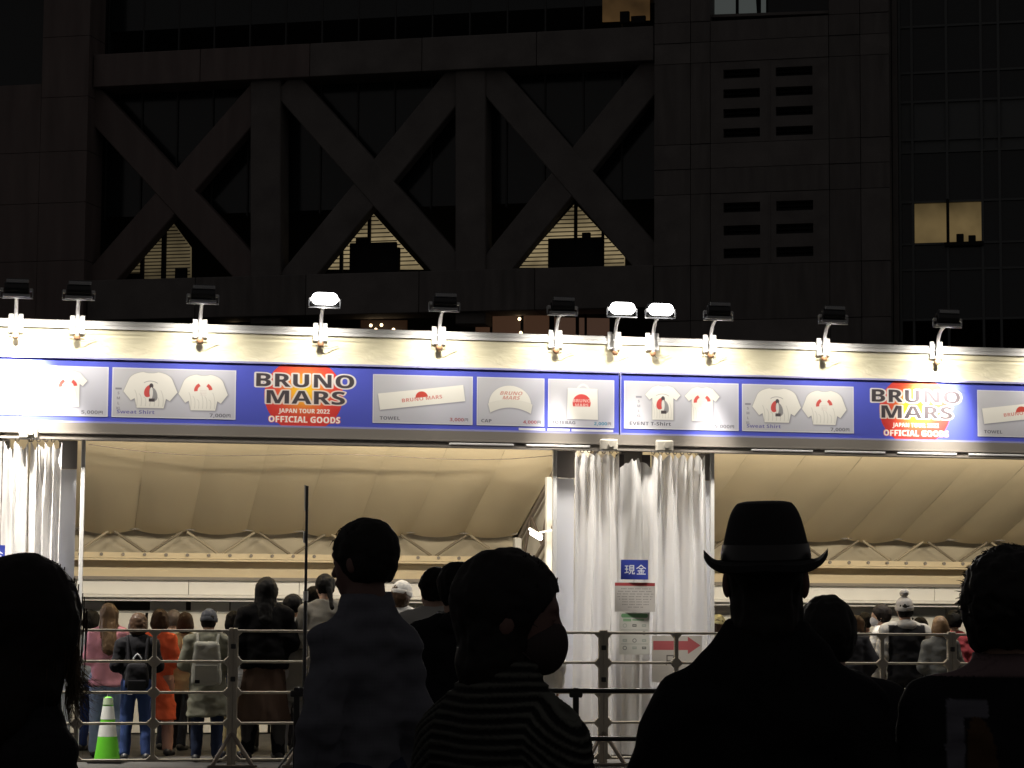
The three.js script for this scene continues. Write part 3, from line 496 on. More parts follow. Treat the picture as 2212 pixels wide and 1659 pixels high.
// ---------------------------------------------------------------- curtains of the centre pillar and the left pillar
{
  const vinyl = mat([0.8, 0.79, 0.77], 0.95, { bumpMap: retile(T.wrinkle, 0.6), bumpScale: 0.002, transmission: 0.22, clearcoat: 0.6, clearcoatRoughness: 0.25 });
  function curtain(px0, px1, folds, o) {
    const x0 = ax(px0), x1 = ax(px1), yT = yHead - 0.05 - (o.drop ?? 0), z0 = o.z0 ?? 0.06;
    const g = base(o.name ?? 'curtain', o.label, 'curtain', A.world((x0 + x1) / 2, 0, z0), A.a, o.group);
    const W = x1 - x0, sd = o.seed, hooks = o.hooks;
    part('cloth', [sheet((s, v) => {                       // v: 0 top, 1 bottom
      const hook = Math.abs(Math.sin(Math.PI * hooks * s)), pin = Math.exp(-v * 9);
      const ph = folds * s * Math.PI * 2 + 1.6 * noise(s * 4, v * 1.1, sd) + sd;
      let z = 0.02 + (0.042 * (o.depth ?? 1)) * Math.sin(ph) * (0.55 + 0.45 * sstep(0, 0.3, v)) + 0.014 * Math.sin(ph * 1.9 + 3 * noise(s * 3, v * 2, sd + 3)) * (0.4 + Math.exp(-v * 3));
      z += 0.045 * Math.exp(-v * 4.5) * Math.sin(2 * Math.PI * hooks * s + 2.5 * noise(s * 5, v * 4, sd)) + 0.035 * Math.exp(-v * 2.6) * Math.max(-0.3, fbm(s * 5, v * 2.2, sd + 4, 2)) * (o.depth ?? 1);
      z += 0.03 * fbm(s * 5, v * 1.3, sd + 9, 2) * (o.depth ?? 1) + 0.03 * Math.max(0, noise(s * 5 + v * 1.2, v * 3, sd + 2)) * Math.exp(-v * 2.5) * (o.depth ?? 1);
      const spread = 1 + (o.flare ?? 0) * v;
      let x = (s - 0.5) * W * spread + 0.016 * noise(s * 6, v * 2.2, sd + 5) + 0.012 * Math.cos(ph);
      const y = mix(yT, 0.04, v) - (o.sag ?? 0.05) * hook * pin * (0.6 + 0.8 * Math.abs(noise(s * 9, 3, sd)));
      return [x, y, z + 0.02 * pin * Math.sin(2 * Math.PI * hooks * s)];
    }, o.nu ?? 110, 90)], vinyl, g);
    if (hooks > 1) for (let i = 0; i <= hooks; i++) {
      const x = (i / hooks - 0.5) * W * 0.98;
      part('curtain_hook', [put(new THREE.TorusGeometry(0.022, 0.005, 6, 12), x, yT + 0.022, 0.0, 0, rr(-0.6, 0.6), 0), cyl(0.005, 0.005, 0.05, x, yT + 0.06, 0)], greyPaint, g);
    }
    return g;
  }
  curtain(1238, 1334, 2.6, { seed: 1.3, hooks: 6, sag: 0.07, depth: 1.1, flare: 0.12, label: 'white vinyl curtain bunched left of the blue sign' });
  curtain(1407, 1518, 3.1, { seed: 6.1, hooks: 7, sag: 0.08, depth: 1.1, flare: 0.06, label: 'white vinyl curtain bunched right of the blue sign' });
  curtain(1334, 1411, 1.2, { z0: 0.03,  seed: 3.7, hooks: 1, sag: -0.12, depth: 0.5, drop: 0.16, nu: 40, label: 'straight white curtain behind the blue sign and notices' });
  curtain(8, 64, 2.2, { seed: 8.2, hooks: 2, sag: 0.1, depth: 1.5, nu: 60, label: 'leftmost brightly lit white curtain strip at the picture edge' });
  curtain(66, 130, 3.4, { seed: 4.4, hooks: 4, sag: 0.09, depth: 1.3, nu: 70, label: 'brightly lit white curtain beside the left door post' });
  curtain(-90, 4, 2.5, { seed: 2.2, hooks: 2, sag: 0.05, depth: 0.7, nu: 60, label: 'white curtain cut by the left picture edge, behind blue sign' });
  // upright tubes behind the curtains light the cloth from inside
  let up0;
  [[1256, 'upright tube lamp behind the curtain left of the blue sign'], [1440, 'upright tube lamp behind the curtain right of the blue sign'], [96, 'upright tube lamp behind the curtain beside the left door post']].forEach(([px, label]) => {
    const pos = A.world(ax(px), 0, -0.75);
    if (!up0) { up0 = base('upright_lamp', label, 'lamp', pos, A.a); part('tube', [cyl(0.02, 0.02, 2.2, 0, 1.8, 0)], glow([1, 0.97, 0.94], 2), up0); part('stand', [rbox(0.05, 2.95, 0.04, 0.01, 0, 1.475, -0.05), rbox(0.3, 0.03, 0.3, 0.01, 0, 0.017, -0.05)], white, up0); } else copy(up0, label, pos);
    const a = new THREE.RectAreaLight(0xf4f3ff, 30, 0.05, 2.2), n = V3(0, 0, 1).applyQuaternion(A.q); a.position.copy(pos).add(V3(0, 1.8, 0)).addScaledVector(n, 0.03); a.lookAt(a.position.clone().sub(n.clone().multiplyScalar(-1))); scene.add(a);
  });
  // ---- signs pinned on the curtains
  const sign = (name, label, cat, px0, py0, px1, py1, z, w, h, draw) => {
    const a = A.hit(px0, py0, z), b = A.hit(px1, py1, z), W = b[0] - a[0], H = Math.abs(a[1] - b[1]);
    const o = base(name, label, cat, A.world((a[0] + b[0]) / 2, Math.min(a[1], b[1]), z), A.a);
    const t = canvas(w, h, draw), m = mat([1, 1, 1], 0.5, { map: t });
    const bend = (s, v) => 0.006 * Math.sin(s * 3 + v * 2);
    part('sign_face', [sheet((s, v) => [(s - 0.5) * W, v * H, 0.003 + bend(s, v)], 8, 8)], m, o, true);
    part('sign_back', [sheet((s, v) => [(s - 0.5) * (W + 0.004), v * (H + 0.002) - 0.001, bend(s, v)], 8, 8)], white, o);
    return o;
  };
  const kanji = (c, x, y, s, which) => {                   // strokes of 現 and 金 on a 0..10 grid
    const G = { 現: [[0.5, 1.5, 4, 1.5], [0.6, 4.6, 3.9, 4.6], [2.3, 1.5, 2.3, 8], [0.3, 8.3, 4.3, 7.4], [5.2, 1, 9, 1, 9, 6, 5.2, 6, 5.2, 1], [5.2, 2.7, 9, 2.7], [5.2, 4.3, 9, 4.3], [6.3, 6, 5.9, 8, 4.4, 9.4], [7.8, 6, 7.8, 9, 9.6, 9, 9.6, 7.8]], 金: [[5, 0.4, 3, 2.4, 0.5, 4], [5, 0.4, 7, 2.4, 9.5, 4], [2.8, 4, 7.2, 4], [1.6, 6.2, 8.4, 6.2], [5, 4, 5, 9.2], [2.9, 7, 3.6, 8.6], [7.1, 7, 6.4, 8.6], [0.7, 9.3, 9.3, 9.3]] }[which];
    c.lineWidth = s * 0.1; c.lineCap = 'butt'; c.lineJoin = 'miter';
    for (const st of G) { c.beginPath(); for (let i = 0; i < st.length; i += 2) c[i ? 'lineTo' : 'moveTo'](x + st[i] * s / 10, y + st[i + 1] * s / 10); c.stroke(); }
  };
  const cash = (c, W, H) => { c.fillStyle = '#3444a8'; c.fillRect(0, 0, W, H); c.strokeStyle = '#e9ecf4'; kanji(c, W * 0.12, H * 0.24, H * 0.52, '現'); kanji(c, W * 0.55, H * 0.24, H * 0.52, '金'); };
  sign('cash_sign', 'small blue sign with two white characters on the centre curtain', 'sign', 1341, 1209, 1400, 1252, 0.15, 256, 190, cash);
  sign('cash_sign', 'blue sign cut by the left picture edge on the left curtain', 'sign', -48, 1177, 10, 1219, 0.15, 256, 190, cash);
  const squiggle = (c, x, y, w, n, lh, col) => { c.fillStyle = col; for (let i = 0; i < n; i++) { const lw = w * (i === n - 1 ? 0.4 : 0.85 + 0.15 * Math.sin(i * 7)); for (let k = 0; k < lw; k += 9) if ((k * 7 + i * 13) % 5) c.fillRect(x + (w - lw) / 2 + k, y + i * lh, 6, 5); } };
  sign('notice_board', 'white notice with a red header below the blue sign', 'notice', 1328, 1258, 1415, 1322, 0.15, 256, 190, (c, W, H) => { c.fillStyle = '#cfcbc6'; c.fillRect(0, 0, W, H); c.fillStyle = '#b64a4c'; c.fillRect(0, 2, W, 20); squiggle(c, 14, 38, W - 28, 8, 17, '#8d8784'); });
  sign('payment_notice', 'white payment notice with a green header', 'notice', 1338, 1323, 1403, 1414, 0.15, 256, 360, (c, W, H) => {
    c.fillStyle = '#d3d3cb'; c.fillRect(0, 0, W, H); c.fillStyle = '#6f9f72'; c.beginPath(); c.roundRect(14, 10, W - 28, 34, 14); c.fill(); c.fillStyle = '#8db38d'; c.fillRect(30, 52, 70, 24); c.fillRect(110, 56, 100, 14);
    for (let r = 0; r < 4; r++) for (let k = 0; k < 3; k++) { c.strokeStyle = c.fillStyle = (r + k) % 2 ? '#6c6f6a' : '#a8b0a6'; c.lineWidth = 5; const x = 45 + k * 82, y = 112 + r * 64; if ((r + k) % 3) { c.fillRect(x - 18, y - 12, 36, 22); c.fillStyle = '#d3d3cb'; c.fillRect(x - 12, y - 4, 24, 5); } else { c.beginPath(); c.arc(x, y, 15, 0, 7); c.stroke(); } }
    c.fillStyle = '#8a8d86'; c.fillRect(14, 148, W - 28, 3); c.fillRect(14, 268, W - 28, 3);
  });
  sign('arrow_poster', 'white poster with a thick red arrow pointing right', 'poster', 1408, 1373, 1516, 1474, 0.16, 320, 300, (c, W, H) => {
    c.fillStyle = '#cdc8c0'; c.fillRect(0, 0, W, H); c.fillStyle = '#bf6266'; c.beginPath(); c.moveTo(8, 34); c.lineTo(W * 0.72, 34); c.lineTo(W * 0.72, 6); c.lineTo(W - 8, 62); c.lineTo(W * 0.72, 118); c.lineTo(W * 0.72, 92); c.lineTo(8, 92); c.fill();
    c.strokeStyle = '#6d6863'; c.lineWidth = 7; c.strokeRect(96, 128, 42, 34); c.beginPath(); c.moveTo(138, 128); c.lineTo(150, 190); c.moveTo(96, 162); c.lineTo(90, 190); c.stroke();
  });
}
// ---------------------------------------------------------------- sales counters at the back of the bays
{
  const front = mat([0.72, 0.71, 0.66], 0.5), gap = mat([0.05, 0.05, 0.05], 0.8), topM = mat([0.6, 0.6, 0.58], 0.4), scr = mat([0.42, 0.44, 0.45], 0.4), dk = mat([0.06, 0.05, 0.05], 0.6);
  const z6 = -EAVE - 0.35, yC = ay(600, 1322, z6), yG = ay(600, 1301, z6);
  for (let b = 0; b < 2; b++) {
    const x0 = uPart + (b - 1) * bay, x1 = uPart + b * bay * 1.4, xm = (x0 + x1) / 2;
    const o = base('sales_counter', b ? 'tall white sales counter at the back of the right bay' : 'tall white sales counter at the back of the left bay', 'counter', A.world(xm, 0, z6), A.a);
    const n = Math.round((x1 - x0) / 0.52), w = (x1 - x0) / n;
    for (let i = 0; i < n; i++) {
      part('front_panel', [rbox(w - 0.035, yC - 0.03, 0.04, 0.006, x0 - xm + (i + 0.5) * w, (yC - 0.03) / 2 + 0.02, 0)], front, o);
      if (i % 5 !== 3) part('hatch_screen', [box(w * (i % 3 === 1 ? 0.86 : 0.93), yG - yC - 0.01, 0.03, x0 - xm + (i + 0.5) * w + (i % 3) * 0.01, (yG + yC) / 2, -0.1)], i % 4 === 1 ? topM : scr, o);
    }
    part('counter_top', [rbox(x1 - x0, 0.03, 0.4, 0.008, 0, yC - 0.005, -0.16)], topM, o);
    part('counter_back', [span(x0 - xm, x1 - xm, 0, yG + 0.02, -0.42, -0.38)], gap, o);
  }
}
// ---------------------------------------------------------------- crowd barriers
const BF = new Frame(25.2, 0.2);
{
  const m = mat([0.46, 0.42, 0.34], 0.38, { metalness: 0.3 }), feetM = mat([0.26, 0.22, 0.18], 0.5);
  const bx = (px) => BF.hit(px, 1400)[0], by = (py) => BF.hit(1106, py)[1];
  const cell = bx(1303) - bx(1147), W = cell * 5, rails = [1366, 1431, 1496, 1561].map(by), y0 = 0.03;
  const lattice = (w, cells, ys, r, th) => {               // a grid with rounded cell corners
    const holes = [], c = w / cells;
    for (let i = 0; i < cells; i++) for (let j = 0; j < ys.length - 1; j++) {
      const xa = i * c + r, xb = (i + 1) * c - r, yb = ys[j] - r * 0.62, ya = ys[j + 1] + r * 0.62, q = Math.min(0.04, (yb - ya) / 3), h = [];
      for (const [cx, cy, a0] of [[xb - q, yb - q, 0], [xa + q, yb - q, 1], [xa + q, ya + q, 2], [xb - q, ya + q, 3]]) for (let k = 0; k <= 4; k++) { const sh = 0.78, t = (a0 + k / 4) * Math.PI / 2; h.push([cx + q * Math.cos(t) * (k % 4 ? sh * 0.92 : 1), cy + q * Math.sin(t) * (k % 4 ? sh * 0.92 : 1)]); }
      holes.push(h.reverse());
    }
    const yt = ys[0] + r * 0.62, yb = ys[ys.length - 1] - r * 0.62;
    return poly([[0, yb], [w, yb], [w, yt], [0, yt]], th, 0.006, holes).translate(0, 0, -th / 2);
  };
  const mk = (px, label) => {
    const o = base('crowd_barrier', label, 'barrier', BF.world(bx(px), 0), BF.a, 'lattice crowd barriers in front of the tent');
    part('lattice', [lattice(W - 0.06, 5, [...rails, y0 + 0.05], 0.022, 0.04).translate(0.03, 0, 0)], m, o);
    part('end_post', [rbox(0.045, rails[0] + 0.03, 0.05, 0.01, 0.022, (rails[0] + 0.03) / 2, 0)], m, o);
    part('end_post', [rbox(0.045, rails[0] + 0.03, 0.05, 0.01, W - 0.022, (rails[0] + 0.03) / 2, 0)], m, o);
    for (const x of [cell * 1.0 - 0.02, W - 0.0]) {
      part('foot', [bar(V3(x, 0.36, 0), V3(x - 0.2, 0.03, 0.12), 0.022), bar(V3(x, 0.36, 0), V3(x + 0.2, 0.03, 0.12), 0.022), rbox(0.5, 0.03, 0.06, 0.01, x, 0.02, 0.12), bar(V3(x, 0.36, 0), V3(x, 0.03, -0.2), 0.02)], feetM, o);
    }
    for (const k of [0, 1]) part('clip', [rbox(0.05, 0.05, 0.07, 0.008, 0, (rails[k] + rails[k + 1]) / 2 - 0.02 * k, 0)], mat([0.03, 0.03, 0.03], 0.5), o);
    return o;
  };
  const first = mk(518 - 785, 'leftmost lattice barrier, in front of the green and white cone');
  first.position.copy(BF.world(bx(1303) - 2 * W, 0));
  const pos = (px) => BF.world(px === 518 ? bx(1303) - W : px === 1303 ? bx(1303) : bx(1303) + W, 0);
  copy(first, 'lattice barrier left of the curtains, behind the man with short hair', pos(518));
  copy(first, 'lattice barrier in front of the curtains and the red arrow poster', pos(1303));
  copy(first, 'lattice barrier at the right picture edge, behind the curly-haired person', pos(2088));
  // nearer dark barrier
  const NF = new Frame(18.4, 0.12), nx = (px) => NF.hit(px, 1500)[0], ny = (py) => NF.hit(1250, py)[1], bm = mat([0.02, 0.018, 0.018], 0.45);
  const o = base('dark_barrier', 'dark steel rail barrier behind the front row of people', 'barrier', NF.world(nx(641), 0), NF.a), L = nx(1700) - nx(641);
  for (const py of [1492, 1596, 1700]) part('rail', [cyl(0.018, 0.018, L, L / 2, ny(py), 0, 0, 0, Math.PI / 2)], bm, o);
  for (const px of [641, 1244, 1690]) {
    const x = nx(px) - nx(641);
    part('post', [rbox(0.045, ny(1486), 0.045, 0.01, x, ny(1486) / 2, 0)], bm, o);
    part('bracket', [rbox(0.1, 0.05, 0.05, 0.015, x, ny(1500), 0)], bm, o);
    part('foot', [rbox(0.08, 0.03, 0.6, 0.01, x, 0.017, 0)], bm, o);
  }
}
// ---------------------------------------------------------------- pole and traffic cone
{
  const p = at(659, 1365, 24.4), top = at(659, 1050, 24.4).y, o = base('light_stand', 'tall thin dark pole standing at the left barrier', 'pole', p.clone().setY(0));
  part('pole', [cyl(0.02, 0.02, top * 0.62, 0, top * 0.31, 0), cyl(0.015, 0.015, top * 0.4, 0, top * 0.8, 0)], mat([0.03, 0.03, 0.03], 0.4), o);
  part('sleeve', [cyl(0.026, 0.026, 0.1, 0, top * 0.61, 0), cyl(0.012, 0.012, 0.12, -0.022, at(655, 1160, 24.4).y, 0), cyl(0.01, 0.01, 0.26, -0.018, top - 0.12, -0.01)], mat([0.65, 0.65, 0.62], 0.4), o);
  for (let i = 0; i < 3; i++) part('leg', [bar(V3(0, 0.35, 0), V3(0.3 * Math.cos(i * 2.1 + 0.4), 0.015, 0.3 * Math.sin(i * 2.1 + 0.4)), 0.012)], mat([0.03, 0.03, 0.03], 0.4), o);
  const z = 25.3, b = at(231, 1640, z), h = at(231, 1505, z).y, c = base('traffic_cone', 'bright green traffic cone with white bands behind the left barrier', 'cone', b.clone().setY(0));
  const R = (y) => mix(0.135, 0.042, y / h), ring = (a, e, k = 0) => put(new THREE.CylinderGeometry(R(e * h) + k, R(a * h) + k, (e - a) * h, 24, 1, true), 0, (a + e) / 2 * h, 0);
  const green = mat([0.14, 0.62, 0.03], 0.45), wht = mat([0.75, 0.78, 0.74], 0.35);
  part('cone_body', [new THREE.LatheGeometry([[0.135, 0.03], [R(0.97 * h), 0.97 * h], [0.03, h], [0, h]].map((q) => new THREE.Vector2(...q)), 24)], green, c);
  part('white_band', [ring(0.4, 0.585, 0.003)], wht, c); part('white_band', [ring(0.66, 0.86, 0.003)], wht, c); part('cone_tip', [ring(0.88, 0.985, 0.004)], mat([0.5, 0.62, 0.42], 0.45), c);
  part('cone_base', [rbox(0.36, 0.035, 0.36, 0.012, 0, 0.019, 0)], mat([0.03, 0.03, 0.03], 0.7), c);
}
// ---------------------------------------------------------------- people: distance fields meshed on grids
const lenv = Math.hypot;
const smin = (a, b, k) => { const h = clamp(0.5 + 0.5 * (b - a) / k); return b + (a - b) * h - k * h * (1 - h); };
// primitives: capsule with two radii (kz flattens front to back), ellipsoid
const cap = (a, b, ra, rb, kz = 1) => {
  const bx = b[0] - a[0], by = b[1] - a[1], bz = (b[2] - a[2]) / kz, l2 = bx * bx + by * by + bz * bz + 1e-9, m = Math.min(1, kz);
  return (x, y, z) => { const px = x - a[0], py = y - a[1], pz = (z - a[2]) / kz, t = clamp((px * bx + py * by + pz * bz) / l2), dx = px - bx * t, dy = py - by * t, dz = pz - bz * t; return (Math.sqrt(dx * dx + dy * dy + dz * dz) - (ra + (rb - ra) * t)) * m; };
};
const ell = (c, r) => { const m = Math.min(...r); return (x, y, z) => { const a = (x - c[0]) / r[0], b = (y - c[1]) / r[1], d = (z - c[2]) / r[2], k = Math.sqrt(a * a + b * b + d * d); const k1 = Math.sqrt((a / r[0]) ** 2 + (b / r[1]) ** 2 + (d / r[2]) ** 2); return k1 > 1e-6 ? k * (k - 1) / k1 : -m; }; };
const blend = (list, k = 0.03) => (x, y, z) => { let d = list[0](x, y, z); for (let i = 1; i < list.length; i++) { const e = list[i](x, y, z); d = e > d + k ? d : smin(d, e, k); } return d; };
const union = (list) => (x, y, z) => { let d = 1e9; for (const f of list) d = Math.min(d, f(x, y, z)); return d; };
const cut = (f, g) => (x, y, z) => Math.max(f(x, y, z), -g(x, y, z));
const below = (y0) => (x, y) => y - y0;                    // keeps what is below y0
const rough = (f, amp, sx, sy = sx, sd = 0) => (x, y, z) => { const d = f(x, y, z); return Math.abs(d) > 4 * amp ? d : d - amp * (noise(x * sx + sd, y * sy, z * sx) + 0.5 * noise(x * sx * 2.1, y * sy * 2.1 + sd, z * sx * 2.1)); };
const turned = (f, p, yaw, pitch, roll = 0) => { const q = new THREE.Quaternion().setFromEuler(new THREE.Euler(pitch, yaw, roll, 'YXZ')).invert(), v = V3(); return (x, y, z) => { v.set(x - p[0], y - p[1], z - p[2]).applyQuaternion(q); return f(v.x + p[0], v.y + p[1], v.z + p[2]); }; };
// naive surface nets with block skipping; lo, hi are the corners of the grid
function mesh3(f, lo, hi, c, color) {
  const n = [0, 1, 2].map((i) => Math.ceil((hi[i] - lo[i]) / c / 4) * 4 + 1), [nx, ny, nz] = n, F = new Float32Array(nx * ny * nz), id = (i, j, k) => (k * ny + j) * nx + i;
  const B = 4, far = B * c * 0.87 * 1.7 + c;
  for (let k = 0; k < nz; k += B) for (let j = 0; j < ny; j += B) for (let i = 0; i < nx; i += B) {
    const d = f(lo[0] + (i + 1.5) * c, lo[1] + (j + 1.5) * c, lo[2] + (k + 1.5) * c), skip = Math.abs(d) > far;
    for (let kk = k; kk < Math.min(k + B, nz); kk++) for (let jj = j; jj < Math.min(j + B, ny); jj++) for (let ii = i; ii < Math.min(i + B, nx); ii++)
      F[id(ii, jj, kk)] = skip ? d : f(lo[0] + ii * c, lo[1] + jj * c, lo[2] + kk * c);
  }
  const vi = new Int32Array(nx * ny * nz).fill(-1), P = [], I = [];
  const E = [[0, 1], [2, 3], [4, 5], [6, 7], [0, 2], [1, 3], [4, 6], [5, 7], [0, 4], [1, 5], [2, 6], [3, 7]], v = new Float32Array(8);
  for (let k = 0; k < nz - 1; k++) for (let j = 0; j < ny - 1; j++) for (let i = 0; i < nx - 1; i++) {
    let m = 0; const b = id(i, j, k);
    for (let q = 0; q < 8; q++) { v[q] = F[b + (q & 1) + (q & 2 ? nx : 0) + (q & 4 ? nx * ny : 0)]; if (v[q] < 0) m |= 1 << q; }
    if (m === 0 || m === 255) continue;
    let sx = 0, sy = 0, sz = 0, s = 0;
    for (const [p, q] of E) { if ((v[p] < 0) === (v[q] < 0)) continue; const t = v[p] / (v[p] - v[q]); sx += mix(p & 1, q & 1, t); sy += mix(p >> 1 & 1, q >> 1 & 1, t); sz += mix(p >> 2 & 1, q >> 2 & 1, t); s++; }
    vi[b] = P.length / 3; P.push(lo[0] + (i + sx / s) * c, lo[1] + (j + sy / s) * c, lo[2] + (k + sz / s) * c);
  }
  const quad = (a, b, c2, d, flip) => { if (a < 0 || b < 0 || c2 < 0 || d < 0) return; flip ? I.push(a, c2, b, a, d, c2) : I.push(a, b, c2, a, c2, d); };
  for (let k = 1; k < nz - 1; k++) for (let j = 1; j < ny - 1; j++) for (let i = 1; i < nx - 1; i++) {
    const b = id(i, j, k), s = F[b] < 0;
    if (s !== F[b + 1] < 0) quad(vi[b - nx - nx * ny], vi[b - nx * ny], vi[b], vi[b - nx], !s);
    if (s !== F[b + nx] < 0) quad(vi[b - 1 - nx * ny], vi[b - nx * ny], vi[b], vi[b - 1], s);
    if (s !== F[b + nx * ny] < 0) quad(vi[b - 1 - nx], vi[b - nx], vi[b], vi[b - 1], !s);
  }
  const g = new THREE.BufferGeometry();
  if (!I.length) return null;
  g.setAttribute('position', new THREE.Float32BufferAttribute(P, 3)); g.setIndex(I); g.computeVertexNormals();
  if (color) { const C = new Float32Array(P.length); for (let i = 0; i < P.length; i += 3) { const q = color(P[i], P[i + 1], P[i + 2]); C[i] = q[0]; C[i + 1] = q[1]; C[i + 2] = q[2]; } g.setAttribute('color', new THREE.BufferAttribute(C, 3)); }
  return g;
}
const ready = (g) => { const q = metricUV(flat(g)); return q; };
// a right hand, wrist at the origin, fingers towards -y, palm facing -x, thumb towards +z (mirrored for the left)
const handGeo = (() => {
  const L = [];
  L.push(cap([0, -0.02, 0], [0, -0.075, 0.004], 0.03, 0.036, 1), cap([0, 0.02, 0], [0, -0.03, 0], 0.026, 0.028));
  const palm = (x, y, z) => { const s = 0.5; return blend(L, 0.02)(x / s, y, z) * s; };
  const F = [];
  [[0.03, 0.07, 0.0], [0.011, 0.078, 0.1], [-0.009, 0.073, 0.15], [-0.027, 0.058, 0.2]].forEach(([z, l, b], i) => {
    const p0 = [0, -0.08, z * 0.9], p1 = [-0.012 - b * 0.03, -0.08 - l * 0.45, z * 1.1], p2 = [-0.03 - b * 0.06, -0.08 - l * 0.75, z * 1.12], p3 = [-0.048 - b * 0.06, -0.08 - l * 0.92, z * 1.1];
    F.push(blend([cap([0, -0.05, z * 0.8], p0, 0.0095, 0.0095), cap(p0, p1, 0.0092, 0.0085), cap(p1, p2, 0.0085, 0.0078), cap(p2, p3, 0.0078, 0.007)], 0.004));
  });
  F.push(blend([cap([-0.004, -0.02, 0.024], [-0.016, -0.05, 0.05], 0.013, 0.011), cap([-0.016, -0.05, 0.05], [-0.026, -0.085, 0.052], 0.0105, 0.0085)], 0.006));
  return mesh3(blend([palm, union(F)], 0.007), [-0.075, -0.19, -0.05], [0.03, 0.03, 0.075], 0.0042);
})();
const clothN = retile(T.wrinkle, 2.2), weaveN = retile(T.weave, 3);
const fabricM = (c, o = {}) => mat(c, 0.9, { bumpMap: weaveN, bumpScale: 0.0006, specularIntensity: 0.3, ...o });
const skinM = mat([0.46, 0.29, 0.21], 0.55), hairBlack = mat([0.004, 0.0035, 0.003], 0.65, { specularIntensity: 0.35 }), hairBrown = mat([0.05, 0.028, 0.016], 0.45, { specularIntensity: 0.35 }), hairLight = mat([0.12, 0.075, 0.04], 0.45, { specularIntensity: 0.35 }), hairDark = mat([0.01, 0.007, 0.006], 0.65, { specularIntensity: 0.35 });
const shoeM = mat([0.03, 0.03, 0.032], 0.5), maskM = mat([0.5, 0.5, 0.52], 0.8);

